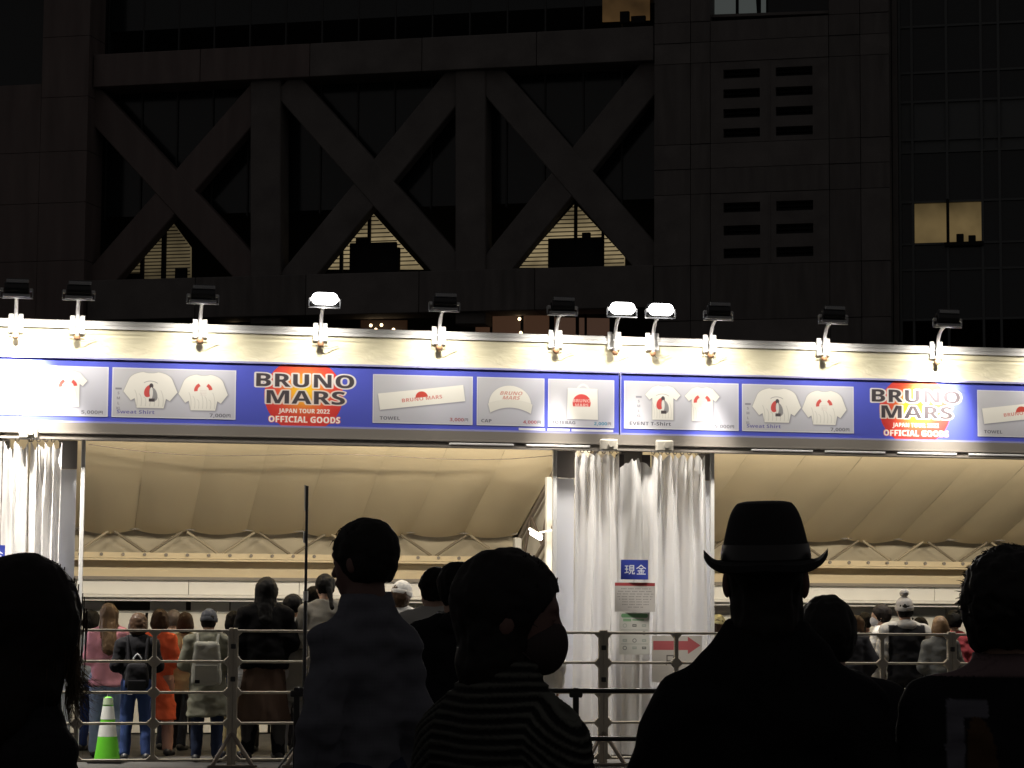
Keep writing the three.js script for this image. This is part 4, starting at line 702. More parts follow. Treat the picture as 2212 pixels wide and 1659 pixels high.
// o: x, z feet; h height; yaw (0 faces the viewer, PI faces the tent)
function person(o) {
  const s = o.h / 1.7, fine = o.fine ?? 1, wd = o.wide ?? 1, fem = o.fem ?? false;
  const P = base('person', o.label, 'person', V3(o.pos.x, 0, o.pos.z), o.yaw ?? Math.PI, o.group);
  const inner = new THREE.Matrix4().makeScale(s, s, s);
  const add = (name, g, m, parent = P) => { if (!g) return null; g.applyMatrix4(inner); const o2 = part(name, Object.assign(metricUV(flat(g)), { isReady: true }), m, parent); return o2; };
  const sd = o.seed ?? Math.floor(rr(1, 900));
  const sw = (fem ? 0.158 : 0.185) * wd, hip = (fem ? 0.095 : 0.09) * wd, lean = o.lean ?? 0, stance = o.stance ?? 0.02;
  const J = { sh: (q) => [q * sw, 1.362 + (o.shrug ?? 0), -0.012 + lean], hipj: (q) => [q * hip, 0.9, 0], knee: (q) => [q * (hip + stance * 0.5), 0.49, 0.022 + (q > 0 ? 0.02 : -0.01)], ank: (q) => [q * (hip + stance), 0.085, -0.012 + (q > 0 ? 0.03 : -0.03)] };
  const pose = (q) => (q > 0 ? o.armL : o.armR) ?? o.arms ?? 'down';
  const arm = (q) => { switch (pose(q)) {
    case 'front': return [[q * (sw + 0.06), 1.11, -0.02 + lean], [q * 0.08, 1.03, 0.23]];
    case 'phone': return [[q * (sw + 0.035), 1.12, 0.06], [q * 0.07, 1.24, 0.29]];
    case 'pocket': return [[q * (sw + 0.09), 1.12, -0.06], [q * (sw + 0.01), 0.9, 0.06]];
    case 'raised': return [[q * (sw + 0.07), 1.2, 0.12], [q * (sw - 0.06), 1.42, 0.24]];
    default: return [[q * (sw + 0.05), 1.1, -0.03 + lean * 0.5], [q * (sw + 0.045), 0.86, 0.05]];
  } };
  const hy = o.headYaw ?? 0, hp = o.headPitch ?? 0.05, hr = o.headRoll ?? 0, pivot = [0, 1.5, lean], HT = (f) => turned(f, pivot, hy, hp, hr);
  const hd = (f) => (x, y, z) => f(x, y, z - lean);
  // ---- body: one continuous surface, head and hands on finer grids
  const head = HT(hd((() => {
    const solid = blend([ell([0, 1.612, -0.008], [0.074, 0.092, 0.094]), ell([0, 1.553, 0.026], [0.056, 0.072, 0.062]), cap([0, 1.5, 0.066], [0, 1.505, 0.07], 0.018, 0.018)], 0.035);
    const f2 = blend([solid, cap([0, 1.6, 0.083], [0, 1.562, 0.103], 0.008, 0.014), cap([-0.02, 1.528, 0.084], [0.02, 1.528, 0.084], 0.009, 0.009), cap([-0.035, 1.618, 0.077], [0.035, 1.618, 0.077], 0.01, 0.01)], 0.014);
    const soc = union([ell([0.03, 1.597, 0.095], [0.018, 0.012, 0.02]), ell([-0.03, 1.597, 0.095], [0.018, 0.012, 0.02])]);
    const eyes = union([ell([0.03, 1.597, 0.074], [0.012, 0.011, 0.013]), ell([-0.03, 1.597, 0.074], [0.012, 0.011, 0.013])]);
    const ears = blend([ell([0.078, 1.578, -0.012], [0.011, 0.031, 0.019]), ell([-0.078, 1.578, -0.012], [0.011, 0.031, 0.019])], 0.01);
    return union([blend([cut(f2, soc), ears], 0.008), eyes]);
  })()));
  const neckR = fem ? 0.049 : 0.058;
  const neck = cap([0, 1.38, -0.02 + lean], [0, 1.54, -0.005 + lean], neckR * 1.15, neckR);
  const trunk = [cap([0, 1.3, lean - 0.005], [0, 1.08, 0], 0.145 * wd, 0.125 * wd, 0.62), cap([0, 1.0, 0], [0, 0.93, 0], 0.125 * wd, 0.15 * wd, 0.68), cap(J.sh(-1), J.sh(1), 0.055, 0.055, 0.9)];
  const limbs = [];
  for (const q of [-1, 1]) { const [e, w] = arm(q); limbs.push(cap(J.sh(q), e, 0.05, 0.038), cap(e, w, 0.038, 0.027), cap(J.hipj(q), J.knee(q), 0.085, 0.055), cap(J.knee(q), J.ank(q), 0.054, 0.036), cap([J.ank(q)[0], 0.04, J.ank(q)[2] - 0.04], [J.ank(q)[0] + q * 0.02, 0.03, J.ank(q)[2] + 0.14], 0.034, 0.028)); }
  const low = blend([...trunk, ...limbs, neck], 0.035), cB = 0.022 / fine;
  const bodyG = [mesh3((x, y, z) => Math.max(low(x, y, z), y - 1.51), [-0.5, -0.02, -0.3], [0.5, 1.56, 0.45], cB), mesh3(blend([head, (x, y, z) => Math.max(neck(x, y, z), 1.44 - y)], 0.02), [-0.16, 1.4, -0.2 + lean], [0.16, 1.74, 0.22 + lean], (o.headCell ?? 0.0085) / fine)];
  for (const q of [-1, 1]) {
    const [e, w] = arm(q), d = V3(w[0] - e[0], w[1] - e[1], w[2] - e[2]).normalize(), h = handGeo.clone();
    if (q < 0) { h.scale(-1, 1, 1); const ix = h.index.array; for (let i = 0; i < ix.length; i += 3) { const t = ix[i]; ix[i] = ix[i + 1]; ix[i + 1] = t; } h.computeVertexNormals(); }
    h.applyQuaternion(QU.setFromUnitVectors(V3(0, -1, 0), d)); h.translate(w[0] + d.x * 0.01, w[1] + d.y * 0.01, w[2] + d.z * 0.01); bodyG.push(h);
  }
  add('body', mergeGeometries(bodyG.filter(Boolean).map((g) => { const q = flat(g); q.deleteAttribute('uv'); return q; })), o.skin ?? skinM);
  // ---- clothes
  const puff = o.top.puff ?? 0.018, hem = o.top.hem ?? 0.84, flare = o.top.flare ?? 0, fold = o.top.fold ?? 0.014;
  const torsoL = [cap([0, 1.3, lean - 0.01], [0, 1.05, 0], 0.15 * wd + puff, 0.145 * wd + puff, 0.66), cap([0, 1.05, 0], [0, hem, 0], 0.148 * wd + puff, (0.158 + flare) * wd + puff, 0.7), cap(J.sh(-1), J.sh(1), 0.05 + puff * 0.5, 0.05 + puff * 0.5, 0.95), ...[-1, 1].map((q) => cap([q * 0.045, 1.452, lean - 0.02], [q * sw * 0.9, 1.385 + (o.shrug ?? 0), lean - 0.014], 0.034 + puff * 0.4, 0.042 + puff * 0.5))];
  for (const q of [-1, 1]) { const [e, w] = arm(q), d = [w[0] - (w[0] - e[0]) * 0.08, w[1] - (w[1] - e[1]) * 0.08, w[2] - (w[2] - e[2]) * 0.08]; torsoL.push(cap(J.sh(q), e, 0.052 + puff * 0.8, 0.044 + puff * 0.9), cap(e, d, 0.044 + puff * 0.9, 0.036 + puff * 0.7)); }
  const collar = o.top.collar ?? 0.03;
  torsoL.push(cap([0, 1.4, lean - 0.02], [0, 1.44 + collar, lean - 0.005], neckR * 1.3 + puff * 0.6, neckR * 1.12 + puff * 0.4));
  let top = blend(torsoL, 0.035);
  const t0 = top; top = (x, y, z) => Math.max(t0(x, y, z), hem - y - 0.006 * Math.sin(x * 30 + sd), y - 1.455 - collar);
  if (o.top.relief) { const t1 = top, rl = o.top.relief; top = (x, y, z) => { const d = t1(x, y, z); return Math.abs(d) > 0.05 ? d : d - rl(x, y, z); }; }
  top = rough(top, fold, 7, 11, sd);
  add(o.top.name ?? 'jacket', mesh3(top, [-0.56, hem - 0.06, -0.36], [0.56, 1.62, 0.48], (o.top.cell ?? 0.017) / fine, o.top.color), o.top.m);
  if (o.hood) add('hood', mesh3(rough(cut(ell([0, 1.425, lean - 0.07], [0.115, 0.07, 0.07]), ell([0, 1.5, lean], [0.07, 0.07, 0.07])), 0.008, 9, 9, sd), [-0.2, 1.3, -0.26], [0.2, 1.58, 0.16], 0.013 / fine), o.hood.m ?? o.top.m);
  const b = o.bottom ?? {}, bm = b.m ?? fabricM([0.03, 0.035, 0.05]);
  if (b.skirt) { const y0 = b.skirt; add('skirt', mesh3(rough((x, y, z) => { const f = cap([0, 0.98, 0], [0, y0, 0], 0.15 * wd, (0.19 + (b.flare ?? 0.03)) * wd, 0.72)(x, y, z); return Math.max(f, y0 - y, y - 1.02); }, 0.012, 12, 3, sd), [-0.4, y0 - 0.05, -0.3], [0.4, 1.05, 0.34], 0.017 / fine), bm); }
  const legTop = b.skirt ? 0.75 : 0.97, loose = b.loose ?? 0.012, L2 = [];
  for (const q of [-1, 1]) L2.push(cap(J.hipj(q), J.knee(q), 0.09 + loose, 0.064 + loose), cap(J.knee(q), [J.ank(q)[0], 0.07, J.ank(q)[2]], 0.062 + loose, 0.05 + loose));
  if (!b.skirt) L2.push(cap([0, 0.95, 0], [0, 0.93, 0], 0.145 * wd, 0.155 * wd, 0.7));
  const legs = blend(L2, 0.02);
  add(b.name ?? 'trousers', mesh3(rough((x, y, z) => Math.max(legs(x, y, z), (b.cuff ?? 0.06) - y, y - legTop), 0.009, 11, 9, sd + 4), [-0.4, 0.02, -0.26], [0.4, 1.02, 0.3], 0.018 / fine), b.legM ?? bm);
  add('shoes', mesh3(union([-1, 1].map((q) => blend([cap([J.ank(q)[0], 0.045, J.ank(q)[2] - 0.04], [J.ank(q)[0] + q * 0.02, 0.035, J.ank(q)[2] + 0.14], 0.044, 0.036), cap([J.ank(q)[0], 0.1, J.ank(q)[2]], [J.ank(q)[0], (b.boot ?? 0.06), J.ank(q)[2]], 0.05, 0.05 + (b.boot ?? 0) * 0.06)], 0.02))), [-0.3, -0.012, -0.2], [0.3, 0.14 + (b.boot ?? 0), 0.3], 0.014), o.shoes ?? shoeM);
  // ---- hair, hat, mask
  const hc = o.hair ?? {}, hm = hc.m ?? hairBlack, st = hc.style ?? 'short', vol = hc.vol ?? 0.012;
  const faceCut = ell([0, 1.545, 0.09], [0.085, 0.105, 0.085]);
  const capH = ell([0, 1.618, -0.012 - vol * 0.7], [0.079 + vol, 0.095 + vol, 0.1 + vol]);
  let hf;
  if (st === 'short') hf = cut((x, y, z) => Math.max(blend([capH, ell([0, 1.56, -0.035], [0.072 + vol * 0.5, 0.07, 0.07])], 0.03)(x, y, z), 1.515 - y + 0.02 * sstep(-0.02, 0.05, z)), faceCut);
  else if (st === 'nape') hf = cut(blend([capH, ell([0, 1.5, -0.02], [0.07 + vol, 0.1, 0.07 + vol])], 0.04), faceCut);
  else if (st === 'bob') hf = cut(blend([capH, ell([0, 1.55, -0.03], [0.092 + vol, 0.1, 0.085 + vol])], 0.03), faceCut);
  else if (st === 'long') { const ly = hc.len ?? 1.3; hf = cut(blend([capH, cap([0, 1.57, -0.04], [(hc.side ?? 0), ly, -0.1], 0.085 + vol, 0.06 + vol, 0.75), cap([0.06, 1.5, -0.02], [0.085, ly + 0.05, -0.04], 0.035, 0.03), cap([-0.06, 1.5, -0.02], [-0.085, ly + 0.05, -0.04], 0.035, 0.03)], 0.04), faceCut); }
  else if (st === 'bun') hf = cut(blend([capH, ell([0, 1.68, -0.11], [0.045, 0.045, 0.045])], 0.015), faceCut);
  else if (st === 'tail') hf = cut(blend([capH, cap([0, 1.63, -0.11], [0.01, 1.36, -0.15], 0.032, 0.02)], 0.02), faceCut);
  if (hf) { const hh = HT(hd(hf)), gr = hc.grain ?? 0.007; add('hair', mesh3(rough((x, y, z) => { const d = hh(x, y, z); return Math.abs(d) > 0.05 ? d : d - gr * (0.6 * noise(x * 55 + sd, y * 9, z * 55) + 0.7 * noise(x * 22, y * 6 + sd, z * 22)); }, hc.curl ?? 0.004, hc.curlF ?? 28, hc.curlF ?? 28, sd), [-0.24, 1.0, -0.32], [0.24, 1.78, 0.24], (hc.cell ?? 0.0095) / fine), hm); }
  if (o.beanie) { const f = HT(hd(cut((x, y, z) => Math.max(rough(ell([0, 1.63, -0.016], [0.094, 0.112, 0.116]), 0.004, 30, 12, sd)(x, y, z), 1.585 - y - 0.25 * Math.max(0, -z) * 0.3), faceCut))); const bn = add('beanie', mesh3(f, [-0.2, 1.5, -0.24], [0.2, 1.8, 0.2], 0.009), o.beanie.m); if (o.beanie.pom) add('pompom', mesh3(rough(HT(hd(ell([0, 1.775, -0.04], [0.05, 0.046, 0.05]))), 0.008, 60, 60), [-0.14, 1.66, -0.2], [0.14, 1.87, 0.1], 0.008), o.beanie.m, bn); add('beanie_fold', mesh3(HT(hd((x, y, z) => Math.max(ell([0, 1.61, -0.014], [0.1, 0.13, 0.122])(x, y, z), Math.abs(y - 1.615 - z * 0.1) - 0.026))), [-0.2, 1.52, -0.24], [0.2, 1.72, 0.2], 0.009), o.beanie.m, bn); }
  if (o.mask) { const mk = add('face_mask', mesh3(HT(hd((x, y, z) => Math.max(blend([ell([0, 1.54, 0.046], [0.062, 0.062, 0.066]), ell([0, 1.54, 0.084], [0.032, 0.05, 0.03])], 0.03)(x, y, z), -(z - 0.02), y - 1.588, 1.478 - y))), [-0.16, 1.42, -0.06], [0.16, 1.64, 0.24], 0.007), o.mask === true ? maskM : o.mask); add('ear_loop', mergeGeometries([-1, 1].map((q) => { const t = tube([[q * 0.058, 1.575, 0.05], [q * 0.076, 1.59, 0.01], [q * 0.084, 1.58, -0.03], [q * 0.074, 1.54, 0.0], [q * 0.06, 1.51, 0.045]], 0.002, 14, 5); t.applyMatrix4(new THREE.Matrix4().makeTranslation(0, -1.5, 0)); t.applyQuaternion(new THREE.Quaternion().setFromEuler(new THREE.Euler(hp, hy, hr, 'YXZ'))); t.translate(0, 1.5, lean); return flat(t); })), o.mask === true ? maskM : o.mask, mk); }
  if (o.strands) { // loose locks round the outline of the hair
    const G = [], q = new THREE.Quaternion().setFromEuler(new THREE.Euler(hp, hy, hr, 'YXZ')), S = o.strands;
    for (let i = 0; i < S.n; i++) {
      const th = rr(0, 2 * Math.PI), ph = rr(0.05, S.down ?? 1.3), R = [0.083 + vol, 0.099 + vol, 0.104 + vol];
      const p = V3(R[0] * Math.sin(ph) * Math.cos(th), 1.618 + R[1] * Math.cos(ph), -0.012 + R[2] * Math.sin(ph) * Math.sin(th));
      if (p.z > 0.06 && p.y < 1.62) continue;
      const nrm = V3(p.x, p.y - 1.6, p.z).normalize(), l = rr(0.4, 1) * S.len, tw = V3(rr(-1, 1), rr(-1, 0.3), rr(-1, 1)).multiplyScalar(S.curl ?? 0.3), pts = [];
      for (let k = 0; k <= 4; k++) { const t = k / 4; pts.push(p.clone().addScaledVector(nrm, l * (S.lift ?? 0.35) * Math.sin(t * 2) - 0.006).add(V3(0, -l * t * (S.fall ?? 0.8), 0)).addScaledVector(tw, l * t * t)); }
      const g = new THREE.TubeGeometry(new THREE.CatmullRomCurve3(pts), 6, S.r ?? 0.0022, 4, false), pa = g.attributes.position;
      for (let a = 0; a < pa.count; a++) { const k = Math.floor(a / 5) / 6, c0 = pts[0].clone(); const ctr = new THREE.CatmullRomCurve3(pts).getPoint(k); pa.setXYZ(a, mix(pa.getX(a), ctr.x, k * 0.9), mix(pa.getY(a), ctr.y, k * 0.9), mix(pa.getZ(a), ctr.z, k * 0.9)); }
      g.translate(0, -1.5, 0).applyQuaternion(q).translate(0, 1.5, lean); G.push(flat(g));
    }
    tag(add('hair_locks', mergeGeometries(G), S.m ?? hm), null, null, null, 'stuff');
  }
  P.userData.inner = undefined; delete P.userData.inner;
  return { P, s, add, HT, hd, lean, sd };
}
function backpack(o, pr, label, m, size = [0.3, 0.42, 0.14], y = 1.02, tagM) {
  const g = base('backpack', label, 'backpack', pr.P.position.clone(), pr.P.rotation.y), s = pr.s, zb = -(0.17 + size[2] * 0.5) * s;
  part('pack_body', [(() => { const q = mesh3(rough((x, yy, z) => { const t = (yy + size[1] / 2) / size[1], w = size[0] / 2 * (1 - 0.16 * sstep(0.3, 1, t)), d = size[2] / 2 * (1 - 0.25 * t), r = 0.05, a = Math.max(Math.abs(x) - w + r, 0), b = Math.max(Math.abs(yy) - size[1] / 2 + r, 0), c = Math.max(Math.abs(z) - d + r * 0.8, 0); return lenv(a, b, c) - r; }, 0.008, 9, 9, pr.sd), [-0.24, -0.32, -0.16], [0.24, 0.32, 0.16], 0.014); q.scale(s, s, s).translate(0, (y + 0.14) * s, zb); return q; })()], m, g);
  part('pocket', [rbox(size[0] * 0.78 * s, size[1] * 0.4 * s, 0.03, 0.012, 0, (y + 0.03) * s, zb - size[2] * 0.46 * s)], m, g);
  part('strap', [-1, 1].map((q) => tube([[q * 0.1 * s, (y + 0.3) * s, zb + 0.05], [q * 0.12 * s, 1.45 * s, -0.06], [q * 0.13 * s, 1.4 * s, 0.08], [q * 0.14 * s, 1.15 * s, 0.15]], 0.018 * s, 16, 6)), m, g);
  part('handle', [tube([[-0.05 * s, (y + 0.33) * s, zb + 0.03], [0, (y + 0.39) * s, zb + 0.02], [0.05 * s, (y + 0.33) * s, zb + 0.03]], 0.01, 12, 6)], tagM ?? m, g);
  if (tagM) part('label_patch', [box(0.05, 0.035, 0.004, size[0] * 0.28 * s, (y - 0.06) * s, zb - size[2] * 0.52 * s - 0.008)], tagM, g);
  return g;
}
// ---------------------------------------------------------------- the queue in front of the counters
const spotAt = (px, topY, z, extra = 0.02) => { const p = at(px, 1400, z); return { pos: V3(p.x, 0, p.z), h: at(px, topY, z).y - extra }; };
{
  const F = (r, g, b, o) => fabricM([r, g, b], o);
  const blackC = F(0.011, 0.011, 0.013), darkC = F(0.04, 0.04, 0.045), jeans = F(0.035, 0.06, 0.17), lightJeans = F(0.24, 0.3, 0.42), darkJeans = F(0.025, 0.035, 0.07), beige = F(0.46, 0.38, 0.2), greyC = F(0.24, 0.23, 0.21), whiteC = F(0.66, 0.65, 0.62);
  const A2 = (px, topY, z, o, ex) => person({ ...spotAt(px, topY, z, ex), group: 'people queuing at the counters', yaw: Math.PI + rr(-0.3, 0.3), headYaw: rr(-0.35, 0.35), headPitch: rr(0, 0.32), headRoll: rr(-0.08, 0.08), stance: rr(0.01, 0.06), ...o });
  A2(234, 1304, 26.1, { label: 'person with long brown hair in a pink sweater and pale jeans', fem: true, arms: 'front', yaw: 3.3, top: { name: 'sweater', m: F(0.56, 0.25, 0.29), hem: 0.8, puff: 0.034, flare: 0.03 }, bottom: { m: lightJeans, loose: 0.02 }, hair: { style: 'long', len: 1.2, side: 0.03, vol: 0.016, m: hairLight, grain: 0.012 } });
  const p2 = A2(297, 1326, 25.7, { label: 'person in black jacket and blue jeans between pink sweater and orange coat', arms: 'front', yaw: 3.3, headYaw: -0.4, top: { m: blackC, hem: 0.86, puff: 0.03 }, bottom: { m: jeans }, hair: { style: 'bob', vol: 0.022, m: hairBrown, curl: 0.009, curlF: 26 } });
  backpack(0, p2, 'black low-slung rucksack with pale patch on person in blue jeans', blackC, [0.28, 0.3, 0.13], 0.86, F(0.5, 0.52, 0.55));
  A2(343, 1317, 26.6, { label: 'person in a long bright orange coat', fem: true, arms: 'front', yaw: 3.0, top: { name: 'coat', m: F(0.9, 0.16, 0.07), hem: 0.42, puff: 0.02, flare: 0.05 }, bottom: { m: F(0.42, 0.24, 0.19) }, hair: { style: 'bob', vol: 0.02, m: hairBrown, curl: 0.006 } });
  A2(399, 1323, 27.0, { label: 'person with brown bobbed hair and cream top left of the grey backpack', fem: true, arms: 'phone', top: { m: F(0.55, 0.5, 0.3), hem: 0.75 }, bottom: { m: darkC }, hair: { style: 'bob', vol: 0.018, m: hairBrown } });
  const p5 = A2(450, 1310, 25.5, { label: 'person in grey beanie and olive coat wearing a grey backpack', arms: 'front', yaw: 3.2, headYaw: -0.25, wide: 1.12, top: { name: 'coat', m: F(0.2, 0.2, 0.155), hem: 0.52, puff: 0.034, flare: 0.02 }, bottom: { m: darkJeans }, hair: { style: 'short', m: hairDark }, beanie: { m: F(0.1, 0.105, 0.12) } }, 0.06);
  backpack(0, p5, 'pale grey rectangular backpack with a small dark label', F(0.34, 0.34, 0.3), [0.34, 0.5, 0.15], 0.98, blackC);
  A2(503, 1320, 26.4, { label: 'dark-haired person in beige trousers right of the grey backpack', arms: 'pocket', top: { m: darkC, hem: 0.78, puff: 0.03 }, bottom: { m: beige, loose: 0.02 }, hair: { style: 'bob', vol: 0.014 } });
  A2(571, 1249, 25.8, { label: 'tall person with straight black hair, black jacket and brown skirt', fem: true, wide: 1.2, arms: 'front', top: { m: F(0.004, 0.004, 0.0045), hem: 0.86, puff: 0.042, fold: 0.014 }, bottom: { skirt: 0.36, m: F(0.085, 0.055, 0.04), legM: blackC, boot: 0.34 }, hair: { style: 'long', len: 1.32, vol: 0.02, cell: 0.009 } });
  A2(634, 1285, 26.1, { label: 'person in pale grey coat and white trousers beside the tall pole', arms: 'pocket', yaw: 3.5, top: { name: 'coat', m: F(0.36, 0.35, 0.31), hem: 0.6, puff: 0.03 }, bottom: { m: F(0.5, 0.5, 0.52), loose: 0.03 }, hair: { style: 'short', vol: 0.02 } });
  A2(676, 1268, 27.2, { label: 'dark-haired person just right of the tall pole, mostly hidden', arms: 'front', top: { m: darkC }, hair: { style: 'short', vol: 0.018 } });
  A2(703, 1241, 25.9, { label: 'person in grey jacket looking right, behind the man in navy', arms: 'front', headYaw: 0.5, top: { m: F(0.26, 0.245, 0.21), hem: 0.8, puff: 0.03 }, bottom: { m: beige }, hair: { style: 'tail', vol: 0.014 } });
  A2(863, 1252, 26.0, { label: 'person in a white cap between the two front men', arms: 'front', headYaw: -0.5, top: { m: whiteC, puff: 0.03 }, bottom: { m: darkC }, hair: { style: 'bob', vol: 0.012, m: hairBrown }, beanie: { m: whiteC } }, 0.05);
  A2(1163, 1322, 26.0, { label: 'person in white padded jacket by the partition, hidden by the striped knit', arms: 'down', top: { m: whiteC, hem: 0.8, puff: 0.045 }, bottom: { m: darkJeans }, hair: { style: 'short', vol: 0.015 } });
  A2(374, 1318, 27.6, { label: 'person with greying hair behind the orange coat', arms: 'front', headYaw: 0.7, top: { m: greyC, puff: 0.03 }, hair: { style: 'short', vol: 0.016, m: mat([0.09, 0.07, 0.06], 0.5) } });
  A2(196, 1318, 27.3, { label: 'person in pale blue jacket beside the left door post', arms: 'phone', yaw: 2.6, top: { m: F(0.4, 0.45, 0.48), puff: 0.03 }, bottom: { m: jeans }, hair: { style: 'bob', vol: 0.014 } });
  A2(532, 1330, 27.4, { label: 'short person in black coat left of the tall straight-haired person', fem: true, arms: 'phone', headYaw: 0.4, top: { m: blackC, hem: 0.6, puff: 0.03 }, bottom: { m: blackC }, hair: { style: 'bob', vol: 0.016 } });
  A2(655, 1322, 27.6, { label: 'person in white coat behind the tall pole', fem: true, arms: 'front', top: { m: whiteC, hem: 0.7, puff: 0.03 }, bottom: { m: darkC }, hair: { style: 'long', len: 1.3, m: hairBrown } });
  // right bay
  A2(1990, 1334, 28.4, { label: 'person in olive jacket right of the bobble hat', arms: 'front', headYaw: -0.6, top: { m: F(0.16, 0.15, 0.1), puff: 0.035 }, hair: { style: 'short', vol: 0.016 } });
  A2(1848, 1330, 27.9, { label: 'person in light grey top left of the profile with white sleeves', arms: 'phone', headYaw: 0.5, top: { m: F(0.4, 0.38, 0.36), puff: 0.03 }, hair: { style: 'tail', vol: 0.014, m: hairBrown } });
  const vest = F(1, 1, 1, { vertexColors: true });
  A2(1955, 1287, 27.2, { label: 'person in grey bobble hat and black vest over a grey hoodie', arms: 'front', wide: 1.1, top: { name: 'hoodie_and_vest', m: vest, hem: 0.78, puff: 0.034, color: (x, y) => (Math.abs(x) < 0.205 && y < 1.43 ? [0.02, 0.02, 0.022] : [0.5, 0.49, 0.46]) }, hood: { m: F(0.4, 0.39, 0.37) }, bottom: { m: blackC }, hair: { style: 'short' }, beanie: { m: F(0.36, 0.345, 0.33), pom: true } }, 0.05);
  A2(1903, 1307, 27.5, { label: 'person in profile with white sleeves left of the bobble hat', arms: 'phone', yaw: -2.0, headYaw: 0.3, top: { m: whiteC, hem: 0.8, puff: 0.03 }, bottom: { m: F(0.5, 0.46, 0.38) }, hair: { style: 'short', vol: 0.018, m: hairDark }, mask: true });
  A2(1868, 1324, 28.2, { label: 'small dark-haired person farthest back in the right bay', arms: 'phone', top: { m: greyC }, hair: { style: 'tail', vol: 0.014 } });
  A2(1829, 1320, 27.0, { label: 'person with greyish brown hair and dark jacket in the right bay', arms: 'pocket', wide: 1.15, top: { m: darkC, puff: 0.04 }, hair: { style: 'short', vol: 0.018, m: hairLight } });
  A2(2032, 1332, 26.9, { label: 'person with light brown hair in grey jacket beside the right edge', fem: true, arms: 'front', top: { m: F(0.15, 0.155, 0.15), puff: 0.034 }, bottom: { m: darkC }, hair: { style: 'bob', vol: 0.018, m: mat([0.2, 0.12, 0.06], 0.45) } });
  A2(2060, 1320, 28.0, { label: 'person in dark red jacket behind the light brown hair', arms: 'front', top: { m: F(0.3, 0.05, 0.06), puff: 0.034 }, hair: { style: 'short', vol: 0.02 } });
  A2(1550, 1324, 27.6, { label: 'person in a cream woolly hat beside the hat brim of the front man', arms: 'front', top: { m: F(0.45, 0.42, 0.3), puff: 0.04 }, hair: { style: 'bob', m: hairBrown }, beanie: { m: F(0.6, 0.56, 0.3) } }, 0.05);
  // the bag that the person in beige trousers carries
  const bagAt = at(515, 1487, 25.9), bg = base('carrier_bag', 'white carrier bag with printed lines held beside beige trousers', 'bag', bagAt, 3.3);
  part('bag_body', [(() => { const q = mesh3(rough((x, y, z) => { const t = clamp(y / 0.24), w = 0.062 + 0.03 * Math.sin(3 * t) - 0.05 * t * t, d = 0.05 * (1 - t * 0.7); return Math.max(Math.abs(x) - w, Math.abs(z) - d, -y, y - 0.235); }, 0.008, 22, 16, 5), [-0.12, -0.02, -0.09], [0.12, 0.26, 0.09], 0.01); return q; })()], mat([0.75, 0.76, 0.76], 0.4), bg);
  part('bag_handle', [tube([[-0.03, 0.22, 0], [-0.01, 0.33, 0], [0.02, 0.33, 0], [0.035, 0.22, 0]], 0.007, 12, 6)], mat([0.75, 0.76, 0.76], 0.4), bg);
  part('print_line', [0.09, 0.12, 0.15].map((y) => box(0.075, 0.006, 0.004, 0.0, y, -0.052)), mat([0.4, 0.42, 0.44], 0.6), bg);
  // ---- nearer people between the queue and the front row
  const near = { group: 'people standing nearer the camera' };
  person({ ...spotAt(936, 1230, 17), ...near, label: 'person with tousled dark hair and white collar behind the striped knit', arms: 'down', headYaw: 0.5, top: { m: F(0.5, 0.49, 0.45), puff: 0.03 }, hair: { style: 'short', vol: 0.022, curl: 0.008, curlF: 34, grain: 0.012 }, yaw: 3.4 });
  person({ ...spotAt(984, 1217, 12.5), ...near, label: 'person in black coat with pale hood edge behind the striped knit', arms: 'down', fine: 1.2, yaw: 3.5, top: { name: 'coat', m: blackC, hem: 0.6, puff: 0.035 }, hood: { m: blackC }, hair: { style: 'short', vol: 0.016 } });
  // ---- front row, seen against the light
  const row = { group: 'front row of people seen from behind', fine: 1.55 };
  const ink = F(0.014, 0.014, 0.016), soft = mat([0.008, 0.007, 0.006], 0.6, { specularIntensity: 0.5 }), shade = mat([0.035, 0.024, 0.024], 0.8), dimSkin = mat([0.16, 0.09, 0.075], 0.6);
  const f1 = person({ ...row, ...spotAt(62, 1225, 5.0), label: 'person with long dark hair at the left picture edge', fem: true, wide: 0.95, yaw: 2.05, headYaw: 0.6, headPitch: 0.12, arms: 'front', shrug: -0.05, top: { name: 'coat', m: ink, hem: 0.6, puff: 0.025, collar: 0.01 }, hair: { style: 'long', len: 1.4, vol: 0.034, m: hairDark, grain: 0.005, curl: 0.003, cell: 0.011 }, strands: { n: 200, len: 0.3, fall: 0.98, lift: 0.03, curl: 0.1, r: 0.0016, down: 2.2, m: hairBrown } });
  { // loose brown ends of hair flicking out over the shoulder
    f1.P.updateMatrixWorld(true); const inv = f1.P.matrixWorld.clone().invert(), G = [];
    for (let i = 0; i < 150; i++) {
      const q = rnd(), a = at(150 + 22 * rnd(), 1395 + 60 * rnd(), 4.98 + 0.05 * rnd()), e = at(mix(150, 222, q) + 8 * rr(-1, 1), mix(1545, 1478, q * q) + 34 * rr(-1, 1), 4.93 + 0.1 * rnd()), m = a.clone().lerp(e, 0.5).add(V3(-0.012 - 0.012 * rnd(), -0.012 - 0.02 * rnd(), 0));
      const g = new THREE.TubeGeometry(new THREE.QuadraticBezierCurve3(a, m, e), 8, 0.0013, 4, false), p = g.attributes.position, c = new THREE.QuadraticBezierCurve3(a, m, e);
      for (let k = 0; k < p.count; k++) { const t = Math.floor(k / 5) / 8, o = c.getPoint(t), w = 1 - 0.8 * t; p.setXYZ(k, o.x + (p.getX(k) - o.x) * w, o.y + (p.getY(k) - o.y) * w, o.z + (p.getZ(k) - o.z) * w); }
      G.push(flat(g.applyMatrix4(inv)));
    }
    tag(part('hair_ends', G, mat([0.1, 0.065, 0.03], 0.5), f1.P), null, null, null, 'stuff');
  }
